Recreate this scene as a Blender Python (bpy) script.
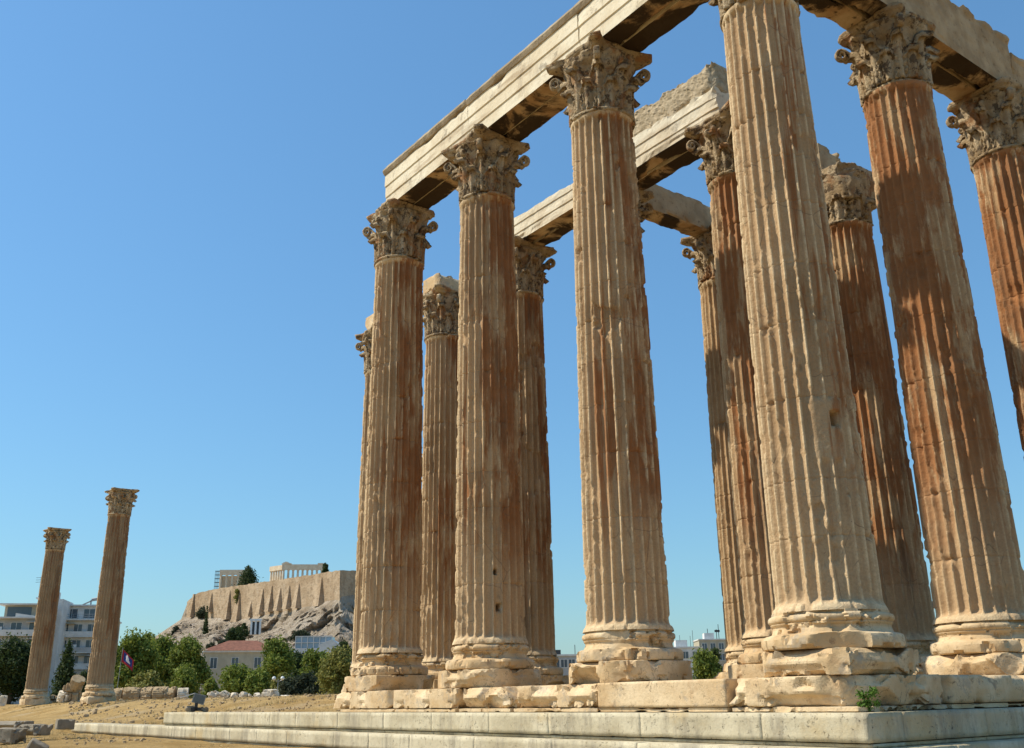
import bpy, math, random
import numpy as np
from mathutils import Matrix, Vector

for o in list(bpy.data.objects):
    bpy.data.objects.remove(o)
SC = bpy.context.scene
COL = SC.collection
random.seed(7)
PI = math.pi

# ------------------------------------------------------------------ camera
CAM = np.array([11.4285, -15.8973, -1.4337])
YAW, PITCH, ROLL, FPX = 0.9283, 0.3245, -0.0161, 968.3
_f = np.array([-math.sin(YAW) * math.cos(PITCH), math.cos(YAW) * math.cos(PITCH), math.sin(PITCH)])
_r = np.array([math.cos(YAW), math.sin(YAW), 0.0])
_u = np.cross(_r, _f)
CR = math.cos(ROLL) * _r + math.sin(ROLL) * _u
CU = -math.sin(ROLL) * _r + math.cos(ROLL) * _u
CF = _f
FH = np.array([-math.sin(YAW), math.cos(YAW), 0.0])      # horizontal forward
RH = _r                                                   # horizontal right
cd = bpy.data.cameras.new('camera')
cam = bpy.data.objects.new('camera', cd)
COL.objects.link(cam)
cam.matrix_world = Matrix(((CR[0], CU[0], -CF[0], CAM[0]), (CR[1], CU[1], -CF[1], CAM[1]),
                           (CR[2], CU[2], -CF[2], CAM[2]), (0, 0, 0, 1)))
cd.sensor_width = 36.0
cd.lens = FPX / 1024 * 36.0
cd.clip_start = 0.1
cd.clip_end = 20000
SC.camera = cam

# ------------------------------------------------------------------ sky, sun, exposure
SUN_AZ, SUN_EL = 218.0, 49.7
world = bpy.data.worlds.new('World')
SC.world = world
world.use_nodes = True
wn = world.node_tree
wn.nodes.clear()
sky = wn.nodes.new('ShaderNodeTexSky')
sky.sky_type = 'NISHITA'
sky.sun_disc = False
sky.sun_elevation = math.radians(SUN_EL)
sky.sun_rotation = math.radians(SUN_AZ)
sky.air_density = 1.5
sky.dust_density = 0.5
sky.ozone_density = 3.0
bg = wn.nodes.new('ShaderNodeBackground')
bg.inputs['Strength'].default_value = 0.136
wo = wn.nodes.new('ShaderNodeOutputWorld')
tint = wn.nodes.new('ShaderNodeMix')
tint.data_type = 'RGBA'
tint.blend_type = 'MULTIPLY'
tint.inputs[0].default_value = 1.0
tint.inputs[7].default_value = (0.566, 0.83, 1.0, 1)      # the photograph's clear cyan-blue air
wn.links.new(sky.outputs[0], tint.inputs[6])
even = wn.nodes.new('ShaderNodeMix')       # a share of plain blue evens the sky out from side to side
even.data_type = 'RGBA'
even.inputs[0].default_value = 0.24
even.inputs[7].default_value = (1.22, 2.9, 5.15, 1)
wn.links.new(tint.outputs[2], even.inputs[6])
wn.links.new(even.outputs[2], bg.inputs[0])
wn.links.new(bg.outputs[0], wo.inputs[0])
sl = bpy.data.lights.new('sun', 'SUN')
sl.energy = 5.0
sl.angle = math.radians(0.55)
sl.color = (1.0, 0.915, 0.75)
sun = bpy.data.objects.new('sun', sl)
COL.objects.link(sun)
_sd = Vector((math.sin(math.radians(SUN_AZ)) * math.cos(math.radians(SUN_EL)),
              math.cos(math.radians(SUN_AZ)) * math.cos(math.radians(SUN_EL)), math.sin(math.radians(SUN_EL))))
sun.rotation_euler = _sd.to_track_quat('Z', 'Y').to_euler()
sun.location = (-40, -60, 80)
SC.view_settings.view_transform = 'Standard'
SC.view_settings.look = 'None'
SC.view_settings.gamma = 1.0
SC.view_settings.use_curve_mapping = False
SC.view_settings.exposure = 0.14


# ------------------------------------------------------------------ small maths
def at(u, v, D):
    """world point seen at photo pixel (u, v), at horizontal distance D"""
    d = CR * (u - 512) / FPX - CU * (v - 374) / FPX + CF
    return CAM + d * (D / d.dot(FH))


def horiz_v(u):
    return 704.0 + (u - 250) * -0.0161


def sz(px, D):
    return px * D / FPX * 0.95


def hash3(i, j, k, seed):
    h = (i * 374761393 + j * 668265263 + k * 2147483647 + seed * 974711) & 0xFFFFFFFF
    h = ((h ^ (h >> 13)) * 1274126177) & 0xFFFFFFFF
    h = ((h ^ (h >> 15)) * 2246822519) & 0xFFFFFFFF
    h = h ^ (h >> 16)
    return (h & 0xFFFFFF) / float(0xFFFFFF)


def vnoise(p, seed=0):
    p = np.asarray(p, float)
    b = np.floor(p).astype(np.int64)
    f = p - b
    f = f * f * (3 - 2 * f)
    out = 0
    for dx in (0, 1):
        for dy in (0, 1):
            for dz in (0, 1):
                w = (f[:, 0] if dx else 1 - f[:, 0]) * (f[:, 1] if dy else 1 - f[:, 1]) * (f[:, 2] if dz else 1 - f[:, 2])
                out = out + w * hash3(b[:, 0] + dx, b[:, 1] + dy, b[:, 2] + dz, seed)
    return out


def fbm(p, seed=0, octs=4, gain=0.5):
    p = np.asarray(p, float)
    a, s, n = 1.0, 0.0, 0.0
    for o in range(octs):
        n = n + a * vnoise(p * (2.03 ** o), seed + o * 17)
        s += a
        a *= gain
    return n / s


def sstep(a, b, x):
    t = np.clip((x - a) / (b - a), 0, 1)
    return t * t * (3 - 2 * t)


# ------------------------------------------------------------------ mesh helpers
def np_mesh(name, v, quads, smooth=True, attrs=None, sharp=None):
    v = np.asarray(v, np.float32)
    q = np.asarray(quads, np.int32)
    k = q.shape[1]
    me = bpy.data.meshes.new(name)
    me.vertices.add(len(v))
    me.vertices.foreach_set('co', v.ravel())
    me.loops.add(q.size)
    me.loops.foreach_set('vertex_index', q.ravel())
    me.polygons.add(len(q))
    me.polygons.foreach_set('loop_start', np.arange(0, q.size, k, dtype=np.int32))
    me.polygons.foreach_set('use_smooth', np.full(len(q), smooth, dtype=bool))
    me.update(calc_edges=True)
    if sharp:
        me.set_sharp_from_angle(angle=math.radians(sharp))
    if attrs:
        for an, av in attrs.items():
            a = me.attributes.new(an, 'FLOAT', 'POINT')
            a.data.foreach_set('value', np.asarray(av, np.float32))
    return me


def link(name, me, mat=None, parent=None, loc=None, rot=None):
    o = bpy.data.objects.new(name, me)
    COL.objects.link(o)
    if me is not None and mat is not None:
        mats = mat if isinstance(mat, (list, tuple)) else [mat]
        if len(me.materials) == 0:
            for m in mats:
                me.materials.append(m)
    if parent is not None:
        o.parent = parent
    if loc is not None:
        o.location = [float(x) for x in loc]
    if rot is not None:
        o.rotation_euler = rot
    return o


def tag(o, label=None, cat=None, group=None, kind=None):
    if label:
        o['label'] = label
    if cat:
        o['category'] = cat
    if group:
        o['group'] = group
    if kind or cat:
        o['kind'] = kind or 'thing'
    return o


def thing(name, label, cat, loc=(0, 0, 0), rz=0.0, group=None):
    o = link(name, None, loc=loc, rot=(0, 0, rz))
    o.empty_display_size = 0.3
    return tag(o, label, cat, group)


def grid_quads(nu, nv, wrap_u=False):
    """index array for v[row*nu + col]; rows nv, cols nu"""
    cu = nu if wrap_u else nu - 1
    a = (np.arange(nv - 1)[:, None] * nu + np.arange(cu)[None, :])
    b = (np.arange(nv - 1)[:, None] * nu + (np.arange(cu)[None, :] + 1) % nu)
    return np.stack([a, b, b + nu, a + nu], -1).reshape(-1, 4)


def weld(v, q, dec=5):
    key = np.round(v, dec)
    _, idx, inv = np.unique(key, axis=0, return_index=True, return_inverse=True)
    inv = inv.reshape(-1)
    return v[idx], inv[q]


def box_grid(hx, hy, hz, cell):
    vs, qs, off = [], [], 0
    H = (hx, hy, hz)
    for ax in range(3):
        a, b = [(1, 2), (2, 0), (0, 1)][ax]
        na = max(2, int(2 * H[a] / cell) + 1)
        nb = max(2, int(2 * H[b] / cell) + 1)
        A, B = np.meshgrid(np.linspace(-H[a], H[a], na), np.linspace(-H[b], H[b], nb))
        for s in (-1, 1):
            p = np.zeros((A.size, 3))
            p[:, ax] = s * H[ax]
            p[:, a] = A.ravel()
            p[:, b] = B.ravel()
            q = grid_quads(na, nb)
            if s < 0:
                q = q[:, ::-1]
            vs.append(p)
            qs.append(q + off)
            off += len(p)
    return weld(np.vstack(vs), np.vstack(qs))


def stone_arr(hx, hy, hz, cell=0.08, r=0.05, amp=0.012, chip=0.1, cf=1.4, seed=0, thr=0.55, off=(0, 0, 0)):
    """a worn block: rounded edges, rough faces, chipped arrises"""
    v, q = box_grid(hx, hy, hz, cell)
    h = np.array([hx, hy, hz])
    r = min(r, hx * .9, hy * .9, hz * .9)
    # round the edges by a noise-driven radius
    P = v + np.asarray(off)
    edge = np.sort(h - np.abs(v), axis=1)
    near_edge = 1 - sstep(0, 0.28, edge[:, 1])          # second smallest distance: 0 on an edge
    cl = np.clip(v, -(h - r), h - r)
    d = v - cl
    L = np.linalg.norm(d, axis=1, keepdims=True)
    d = d / np.maximum(L, 1e-9)
    p = cl + d * np.minimum(L, r)
    n = fbm(P * cf + seed * 3.1, seed, 5, .6)
    ch = chip * sstep(thr, thr + 0.07, n) * near_edge
    rough = amp * (fbm(P * 6 + 11.3, seed + 5, 4, .7) - .5) * 2.6
    c = np.sign(v) * (1 - sstep(0, 0.35, h - np.abs(v)))   # pull towards the inside on chips
    p = p - c * ch[:, None] + d * rough[:, None]
    return p, q


def cuts(p, n, seed, depth=.12, axes3=True, hor=False):
    """break off edges and corners along rough planes"""
    rng = random.Random(seed * 7 + 3)
    for i in range(n):
        d = np.array([rng.choice((-1, 1)) * rng.uniform(.35, 1) for _ in range(3)])
        if not hor and rng.random() < .75:
            d[rng.randrange(3)] *= .08
        if hor:
            d[2] *= .35
        d /= np.linalg.norm(d)
        sp = p @ d
        c0 = np.array([rng.uniform(-1, 1), rng.uniform(-1, 1), rng.uniform(-1, 1)]) * np.abs(p).max(0)
        # keep the break local: it fades along the edge away from c0
        loc = np.linalg.norm((p - c0) - np.outer((p - c0) @ d, d), axis=1)
        ext = rng.uniform(.35, 1.1)
        lim = sp.max() - rng.uniform(.25, 1) * depth + 3 * depth * sstep(ext * .8, ext * 1.25, loc)
        lim = lim + .045 * (fbm(p * 3.2 + i * 3.7, seed + i, 3) - .5) + .035 * (fbm(p * 10 + i, seed + i, 3, .7) - .5)
        p = p - np.outer(np.maximum(0, sp - lim), d)
    return p


def stone(name, hx, hy, hz, mat, parent=None, loc=(0, 0, 0), rot=None, **kw):
    nc, dep = kw.pop('ncut', 7), kw.pop('cdep', min(hx, hy, hz) * .55)
    p, q = stone_arr(hx, hy, hz, **kw)
    p = cuts(p, nc, kw.get('seed', 0), dep)
    return link(name, np_mesh(name, p, q, sharp=24), mat, parent, loc, rot)


class MB:
    """collects boxes, tubes and faces into one plain mesh"""

    def __init__(s):
        s.v, s.f = [], []

    def box(s, x0, x1, y0, y1, z0, z1):
        b = len(s.v)
        s.v += [(x0, y0, z0), (x1, y0, z0), (x1, y1, z0), (x0, y1, z0), (x0, y0, z1), (x1, y0, z1), (x1, y1, z1), (x0, y1, z1)]
        s.f += [tuple(b + i for i in f) for f in ((0, 3, 2, 1), (4, 5, 6, 7), (0, 1, 5, 4), (1, 2, 6, 5), (2, 3, 7, 6), (3, 0, 4, 7))]
        return s

    def poly(s, pts):
        b = len(s.v)
        s.v += [tuple(p) for p in pts]
        s.f.append(tuple(range(b, b + len(pts))))
        return s

    def prism(s, pts, dy):
        """closed polygon in xz at y=pts.y extruded by dy along y"""
        b = len(s.v)
        n = len(pts)
        s.v += [tuple(p) for p in pts] + [(p[0], p[1] + dy, p[2]) for p in pts]
        s.f.append(tuple(b + i for i in range(n)))
        s.f.append(tuple(b + n + i for i in reversed(range(n))))
        for i in range(n):
            j = (i + 1) % n
            s.f.append((b + i, b + n + i, b + n + j, b + j))
        return s

    def tube(s, pts, rad, n=8):
        pts = [Vector(p) for p in pts]
        rads = rad if isinstance(rad, (list, tuple)) else [rad] * len(pts)
        b = len(s.v)
        for i, p in enumerate(pts):
            t = (pts[min(i + 1, len(pts) - 1)] - pts[max(i - 1, 0)]).normalized()
            a = t.orthogonal().normalized()
            c = t.cross(a)
            for k in range(n):
                w = 2 * PI * k / n
                s.v.append(tuple(p + (a * math.cos(w) + c * math.sin(w)) * rads[i]))
        for i in range(len(pts) - 1):
            for k in range(n):
                k2 = (k + 1) % n
                s.f.append((b + i * n + k, b + i * n + k2, b + (i + 1) * n + k2, b + (i + 1) * n + k))
        s.f.append(tuple(b + k for k in reversed(range(n))))
        s.f.append(tuple(b + (len(pts) - 1) * n + k for k in range(n)))
        return s

    def build(s, name, mat, parent=None, loc=None, rot=None, smooth=False):
        me = bpy.data.meshes.new(name)
        me.from_pydata(s.v, [], s.f)
        if smooth:
            me.polygons.foreach_set('use_smooth', [True] * len(me.polygons))
        me.update()
        return link(name, me, mat, parent, loc, rot)


# ------------------------------------------------------------------ materials
class NT:
    def __init__(s, name, rough=0.9, spec=0.2):
        s.m = bpy.data.materials.new(name)
        s.m.use_nodes = True
        s.t = s.m.node_tree
        s.b = s.t.nodes['Principled BSDF']
        s.b.inputs['Roughness'].default_value = rough
        s.b.inputs['Specular IOR Level'].default_value = spec
        g = s.t.nodes.new('ShaderNodeNewGeometry')
        s.pos = g.outputs['Position']
        s.nor = g.outputs['Normal']

    def lk(s, a, b):
        s.t.links.new(a, b)

    def val(s, inp, x):
        if hasattr(x, 'is_output'):
            s.lk(x, inp)
        else:
            if isinstance(x, (tuple, list)) and len(x) == 3 and len(inp.default_value) == 4:
                x = (*x, 1)
            inp.default_value = x

    def scalepos(s, sc, src=None):
        n = s.t.nodes.new('ShaderNodeVectorMath')
        n.operation = 'MULTIPLY'
        s.lk(src or s.pos, n.inputs[0])
        n.inputs[1].default_value = sc
        return n.outputs[0]

    def noise(s, scale=1.0, detail=5, rough=0.55, vec=None, stretch=None, dist=0.0, off=None):
        n = s.t.nodes.new('ShaderNodeTexNoise')
        n.inputs['Scale'].default_value = scale
        n.inputs['Detail'].default_value = detail
        n.inputs['Roughness'].default_value = rough
        n.inputs['Distortion'].default_value = dist
        v = vec or s.pos
        if stretch:
            v = s.scalepos(stretch, v)
        if off:
            a = s.t.nodes.new('ShaderNodeVectorMath')
            a.operation = 'ADD'
            s.lk(v, a.inputs[0])
            a.inputs[1].default_value = off
            v = a.outputs[0]
        s.lk(v, n.inputs['Vector'])
        return n.outputs['Fac']

    def ramp(s, x, a, b, lo=0.0, hi=1.0):
        n = s.t.nodes.new('ShaderNodeMapRange')
        n.interpolation_type = 'SMOOTHSTEP'
        s.lk(x, n.inputs[0])
        for i, w in zip((1, 2, 3, 4), (a, b, lo, hi)):
            s.val(n.inputs[i], w)
        return n.outputs[0]

    def math(s, op, a, b=0.0):
        n = s.t.nodes.new('ShaderNodeMath')
        n.operation = op
        s.val(n.inputs[0], a)
        s.val(n.inputs[1], b)
        return n.outputs[0]

    def mix(s, f, a, b, mode='MIX'):
        n = s.t.nodes.new('ShaderNodeMix')
        n.data_type = 'RGBA'
        n.blend_type = mode
        s.val(n.inputs[0], f)
        s.val(n.inputs[6], a)
        s.val(n.inputs[7], b)
        return n.outputs[2]

    def attr(s, name, typ='OBJECT'):
        n = s.t.nodes.new('ShaderNodeAttribute')
        n.attribute_type = typ
        n.attribute_name = name
        return n.outputs['Fac']

    def voro(s, scale, feature='DISTANCE_TO_EDGE', stretch=None, out='Distance'):
        n = s.t.nodes.new('ShaderNodeTexVoronoi')
        n.feature = feature
        n.inputs['Scale'].default_value = scale
        v = s.pos
        if stretch:
            v = s.scalepos(stretch, v)
        s.lk(v, n.inputs['Vector'])
        return n.outputs[out]

    def bump(s, h, strength=0.3, dist=0.02):
        n = s.t.nodes.new('ShaderNodeBump')
        n.inputs['Strength'].default_value = strength
        n.inputs['Distance'].default_value = dist
        s.lk(h, n.inputs['Height'])
        s.lk(n.outputs[0], s.b.inputs['Normal'])

    def done(s, col):
        s.val(s.b.inputs['Base Color'], col)
        return s.m


def mat_shaft():
    t = NT('weathered_marble', 0.85, 0.2)
    big = t.noise(0.7, 6)
    c = t.mix(t.ramp(big, .35, .65), (.43, .272, .138), (.58, .395, .22))
    dr = t.attr('drum', 'GEOMETRY')
    c = t.mix(0.40, c, t.mix(dr, (.30, .18, .088), (.52, .355, .195)))
    # pale scraped patches
    pale = t.ramp(t.noise(2.2, 7, .65, stretch=(1, 1, .45)), .56, .68)
    c = t.mix(t.math('MULTIPLY', pale, .55), c, (.58, .45, .29))
    # the lower drums keep a paler honey skin
    sx = t.t.nodes.new('ShaderNodeSeparateXYZ')
    t.lk(t.pos, sx.inputs[0])
    lowz = t.ramp(t.math('ADD', sx.outputs[2], t.math('MULTIPLY', t.noise(.8, 5, off=(3, 3, 3)), 4.0)), 3.0, 6.5, .75, 0)
    c = t.mix(lowz, c, t.mix(t.noise(2.5, 6), (.52, .355, .195), (.66, .49, .30)))
    ar = t.math('MULTIPLY', t.attr('arris', 'GEOMETRY'), t.ramp(t.noise(2.6, 6, .65, off=(1, 7, 7)), .34, .56, .2, .8))
    c = t.mix(ar, c, (.80, .62, .38))
    # rust runs down the flutes
    rust = t.attr('rust')
    streak = t.noise(1.0, 7, .62, stretch=(2.6, 2.6, .16))
    sm = t.ramp(t.math('ADD', streak, t.math('ADD', t.math('MULTIPLY', t.math('SUBTRACT', rust, .5), .32), t.math('MULTIPLY', t.attr('side', 'GEOMETRY'), .13))), .5, .58)
    brk = t.ramp(t.math('ADD', t.noise(1.0, 7, .68, stretch=(1.9, 1.9, .42), off=(7, 3, 1)), t.math('MULTIPLY', rust, .055)), .45, .56)
    rz = t.ramp(t.math('ADD', sx.outputs[2], t.math('MULTIPLY', t.noise(.9, 5, off=(13, 3, 3)), 4.0)), 2.6, 6.2, .12, 1)
    brk = t.math('MULTIPLY', brk, rz)
    c = t.mix(t.math('MULTIPLY', t.math('MULTIPLY', sm, brk), .85), c, t.mix(t.noise(3, 4), (.165, .055, .014), (.43, .152, .040)))
    # grey-brown soot runs
    soot = t.ramp(t.noise(1.0, 6, .62, stretch=(2.2, 2.2, .22), off=(31, 5, 9)), .54, .72)
    c = t.mix(t.math('MULTIPLY', soot, t.attr('soot')), c, (.085, .06, .04))
    # horizontal drum-wide tide bands
    band = t.ramp(t.noise(1.0, 5, .6, stretch=(.25, .25, .9), off=(3, 8, 2)), .52, .66)
    c = t.mix(t.math('MULTIPLY', band, .14), c, (.24, .155, .095))
    fine = t.noise(22, 6, .7)
    gm = t.math('MULTIPLY', t.attr('grime'), t.ramp(t.noise(1.3, 6, .65, stretch=(1, 1, .3), off=(6, 6, 6)), .3, .6, .45, 1))
    c = t.mix(gm, c, (.155, .105, .066))
    c = t.mix(t.ramp(fine, .3, .7, 0, .35), c, (.25, .155, .08))
    pits = t.ramp(t.noise(13, 6, .75, off=(2, 4, 4)), .63, .70, 0, .75)
    c = t.mix(pits, c, (.07, .045, .028))
    vein = t.ramp(t.voro(0.8), .0, .012, 1, 0)
    vm = t.ramp(t.noise(.9, 3, off=(1, 9, 4)), .5, .6)
    c = t.mix(t.math('MULTIPLY', t.math('MULTIPLY', vein, vm), .6), c, (.17, .11, .07))
    t.bump(t.math('ADD', t.math('MULTIPLY', fine, .4), t.noise(7, 6, .65)), .85, .04)
    return t.done(c)


def mat_capital():
    t = NT('weathered_capital_marble', 0.9, 0.15)
    c = t.mix(t.ramp(t.noise(1.6, 6), .35, .65), (.44, .31, .17), (.66, .52, .335))
    c = t.mix(t.ramp(t.noise(4.2, 6, .7, off=(4, 4, 4)), .525, .585, 0, .85), c, (.09, .06, .037))
    c = t.mix(t.ramp(t.noise(1.4, 5, .6, off=(14, 4, 9)), .54, .64, .0, .75), c, (.40, .18, .065))
    f = t.noise(12, 7, .7)
    c = t.mix(t.ramp(f, .35, .7, 0, .4), c, (.26, .175, .105))
    t.bump(t.math('ADD', t.noise(6, 7, .75), f), 1.0, .07)
    return t.done(c)


def mat_beam():
    t = NT('pale_architrave_marble', 0.85, 0.2)
    c = t.mix(t.ramp(t.noise(.9, 6), .35, .65), (.66, .555, .39), (.76, .675, .51))
    c = t.mix(t.ramp(t.noise(1.0, 6, .65, stretch=(.5, .5, 3)), .52, .68, 0, .6), c, (.36, .25, .14))
    c = t.mix(t.ramp(t.noise(1.0, 6, .7, stretch=(2.6, 2.6, .5), off=(3, 1, 8)), .56, .68, 0, .4), c, (.30, .235, .16))
    c = t.mix(t.ramp(t.noise(9, 6, .7), .5, .75, 0, .5), c, (.42, .33, .21))
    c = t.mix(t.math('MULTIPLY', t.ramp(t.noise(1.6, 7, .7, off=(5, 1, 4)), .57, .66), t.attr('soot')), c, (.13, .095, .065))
    t.bump(t.noise(9, 7, .7), .5, .03)
    return t.done(c)


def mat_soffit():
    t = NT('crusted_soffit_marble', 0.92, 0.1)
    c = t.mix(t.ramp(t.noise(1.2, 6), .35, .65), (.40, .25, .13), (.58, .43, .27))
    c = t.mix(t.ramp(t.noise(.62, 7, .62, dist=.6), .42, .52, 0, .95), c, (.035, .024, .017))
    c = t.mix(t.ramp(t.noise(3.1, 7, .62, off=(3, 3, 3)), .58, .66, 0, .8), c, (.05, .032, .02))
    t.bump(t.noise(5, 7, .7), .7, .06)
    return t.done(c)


def mat_step():
    t = NT('yellowed_step_limestone', 0.9, 0.15)
    c = t.mix(t.ramp(t.noise(.8, 6), .35, .65), (.47, .40, .265), (.63, .555, .395))
    c = t.mix(t.ramp(t.noise(1.0, 7, .7, stretch=(1.8, 1.8, .4), off=(2, 2, 2)), .47, .64, 0, .75), c, (.29, .25, .185))
    c = t.mix(t.ramp(t.noise(2.4, 7, .75, off=(7, 2, 2)), .55, .66, 0, .6), c, (.40, .32, .20))
    c = t.mix(t.ramp(t.noise(.5, 5, .6, off=(9, 1, 1)), .55, .68, .0, .55), c, (.52, .37, .17))
    pit = t.ramp(t.noise(13, 7, .8), .58, .65)
    pm = t.ramp(t.noise(.9, 4, off=(8, 8, 1)), .42, .58, .25, 1)
    c = t.mix(t.math('MULTIPLY', pit, pm), c, (.12, .095, .065))
    c = t.mix(t.ramp(t.noise(30, 4, .7), .4, .7, 0, .3), c, (.40, .35, .26))
    t.bump(t.math('SUBTRACT', t.noise(10, 7, .7), t.math('MULTIPLY', pit, .8)), .6, .03)
    return t.done(c)


def mat_block():
    t = NT('honey_marble', 0.85, 0.2)
    c = t.mix(t.ramp(t.noise(.9, 6), .35, .65), (.55, .375, .195), (.72, .56, .355))
    c = t.mix(t.ramp(t.noise(1.3, 6, .65, off=(5, 2, 2)), .55, .68, 0, .65), c, (.44, .275, .14))
    c = t.mix(t.ramp(t.noise(3.2, 7, .75, off=(5, 9, 2)), .56, .68, 0, .75), c, (.24, .155, .09))
    c = t.mix(t.ramp(t.noise(18, 6, .75, off=(5, 1, 2)), .62, .70, 0, .7), c, (.12, .08, .05))
    c = t.mix(t.ramp(t.noise(2.1, 7, .72, off=(15, 2, 8)), .55, .63, 0, .55), c, (.36, .315, .25))
    c = t.mix(t.ramp(t.noise(5.5, 7, .75, off=(1, 12, 8)), .60, .67, 0, .75), c, (.13, .085, .05))
    vein = t.ramp(t.noise(1.3, 6, .62, off=(9, 9, 9), dist=.4), .494, .506)
    vein = t.math('MULTIPLY', vein, t.math('SUBTRACT', 1.0, vein))
    vein = t.math('MULTIPLY', vein, 3.6)
    c = t.mix(t.math('MULTIPLY', vein, t.ramp(t.noise(1.2, 3), .44, .56, 0, .9)), c, (.10, .065, .04))
    f = t.noise(15, 6, .7)
    c = t.mix(t.ramp(f, .45, .75, 0, .4), c, (.45, .33, .2))
    t.bump(t.math('ADD', t.math('MULTIPLY', f, .6), t.noise(4, 6, .6)), .6, .04)
    return t.done(c)


def mat_stonegrey(name, a, b, dark=(.12, .1, .08), sc=1.0):
    t = NT(name, 0.92, 0.12)
    c = t.mix(t.ramp(t.noise(1.2 * sc, 6), .35, .65), a, b)
    c = t.mix(t.ramp(t.noise(4 * sc, 6, .7, off=(3, 1, 7)), .56, .70, 0, .7), c, dark)
    t.bump(t.noise(8 * sc, 7, .7), .6, .04 / sc)
    return t.done(c)


def mat_sand():
    t = NT('dry_ochre_earth', 0.97, 0.05)
    c = t.mix(t.ramp(t.noise(.35, 7, .6), .35, .65), (.36, .228, .085), (.48, .325, .14))
    c = t.mix(t.ramp(t.noise(1.7, 7, .7, off=(4, 1, 1)), .54, .66, 0, .75), c, (.24, .165, .08))
    c = t.mix(t.ramp(t.noise(7, 5, .7), .56, .70, 0, .6), c, (.50, .385, .22))
    c = t.mix(t.ramp(t.noise(.12, 5, .6, off=(11, 1, 1)), .55, .66, 0, .5), c, (.50, .40, .26))
    t.bump(t.math('ADD', t.noise(5, 7, .75), t.noise(1.2, 6, .7)), 1.0, .16)
    return t.done(c)


def mat_leaf(name, a, b, c3, sc=1.2):
    t = NT(name, 0.65, 0.25)
    c = t.mix(t.ramp(t.noise(sc, 4, .6), .36, .64), a, b)
    rnd = t.attr('leaf', 'GEOMETRY')
    c = t.mix(t.ramp(rnd, .55, 1.0, 0, .8), c, c3)
    m = t.done(c)
    tr = t.t.nodes.new('ShaderNodeBsdfTranslucent')
    t.lk(c, tr.inputs[0])
    ms = t.t.nodes.new('ShaderNodeMixShader')
    ms.inputs[0].default_value = .32
    t.lk(t.b.outputs[0], ms.inputs[1])
    t.lk(tr.outputs[0], ms.inputs[2])
    out = [n for n in t.t.nodes if n.type == 'OUTPUT_MATERIAL'][0]
    t.lk(ms.outputs[0], out.inputs[0])
    return m


def mat_flat(name, col, rough=.8, var=.18, sc=.6, metal=0.0, spec=.25):
    t = NT(name, rough, spec)
    t.b.inputs['Metallic'].default_value = metal
    d = tuple(x * (1 - var) for x in col)
    c = t.mix(t.ramp(t.noise(sc, 6, .65), .35, .65), d, col)
    c = t.mix(t.ramp(t.noise(sc, 6, .6, stretch=(3, 3, .3), off=(2, 6, 1)), .55, .75, 0, var), c, tuple(x * .5 for x in col))
    return t.done(c)


def mat_glass(name, col=(.05, .065, .08)):
    t = NT(name, .12, .6)
    return t.done(t.mix(t.noise(.4, 2), col, tuple(x * 1.9 for x in col)))


M = dict(
    shaft=mat_shaft(), cap=mat_capital(), beam=mat_beam(), soffit=mat_soffit(), step=mat_step(), block=mat_block(), sand=mat_sand(),
    crown=mat_stonegrey('grey_brown_crown_stone', (.32, .245, .155), (.46, .375, .26)),
    rubble=mat_stonegrey('rubble_core_stone', (.34, .26, .16), (.48, .375, .245), (.09, .065, .04), 3.2),
    rough=mat_stonegrey('rough_tan_stone', (.33, .235, .135), (.46, .345, .21), (.15, .10, .06), 1.3),
    pale=mat_stonegrey('pale_ruin_marble', (.56, .47, .35), (.70, .62, .50), (.26, .2, .14), 1.5),
    grey=mat_stonegrey('dark_grey_slab_stone', (.21, .175, .125), (.34, .29, .22)),
    wallst=mat_stonegrey('fortress_masonry', (.33, .225, .130), (.44, .315, .195), (.21, .145, .09), .16),
    temple=mat_stonegrey('far_temple_marble', (.66, .52, .36), (.76, .63, .46), (.44, .31, .19), .4),
    white=mat_flat('white_render', (.66, .66, .64)),
    cream=mat_flat('cream_render', (.46, .42, .32)),
    greyp=mat_flat('grey_render', (.44, .45, .45)),
    shade=mat_flat('dark_recess_paint', (.10, .11, .115)),
    roof=mat_flat('red_roof_tile', (.25, .105, .066), var=.35, sc=1.5),
    metal=mat_flat('grey_metal', (.30, .31, .32), .5, metal=.6),
    dmetal=mat_flat('dark_metal', (.05, .05, .052), .5, metal=.3),
    lampw=mat_flat('white_lamp_glass', (.78, .78, .76), .3),
    glass=mat_glass('window_glass'),
    blueglass=mat_glass('pale_blue_glazing', (.16, .22, .28)),
    cloth=mat_flat('sand_awning_cloth', (.45, .36, .22)),
    awning=mat_flat('white_awning_cloth', (.70, .70, .68)),
    red=mat_flat('red_flag_cloth', (.36, .03, .035)), blue=mat_flat('blue_flag_cloth', (.03, .05, .22)), whitec=mat_flat('white_flag_cloth', (.75, .75, .75)),
    straw=mat_leaf('dry_straw', (.32, .235, .10), (.46, .36, .17), (.40, .34, .14)),
    bark=mat_flat('brown_bark', (.13, .09, .06), sc=4),
    leaf=mat_leaf('green_foliage', (.085, .13, .020), (.21, .26, .042), (.34, .35, .075)),
    leafd=mat_leaf('dark_green_foliage', (.028, .048, .016), (.060, .090, .026), (.09, .12, .035)),
    leafo=mat_leaf('olive_foliage', (.14, .155, .034), (.28, .27, .065), (.36, .33, .11)),
    leafg=mat_leaf('grey_green_foliage', (.035, .05, .025), (.065, .08, .045), (.09, .10, .06)),
    weed=mat_leaf('bright_weed_leaf', (.06, .13, .015), (.11, .20, .03), (.16, .26, .05), 6),
)


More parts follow.
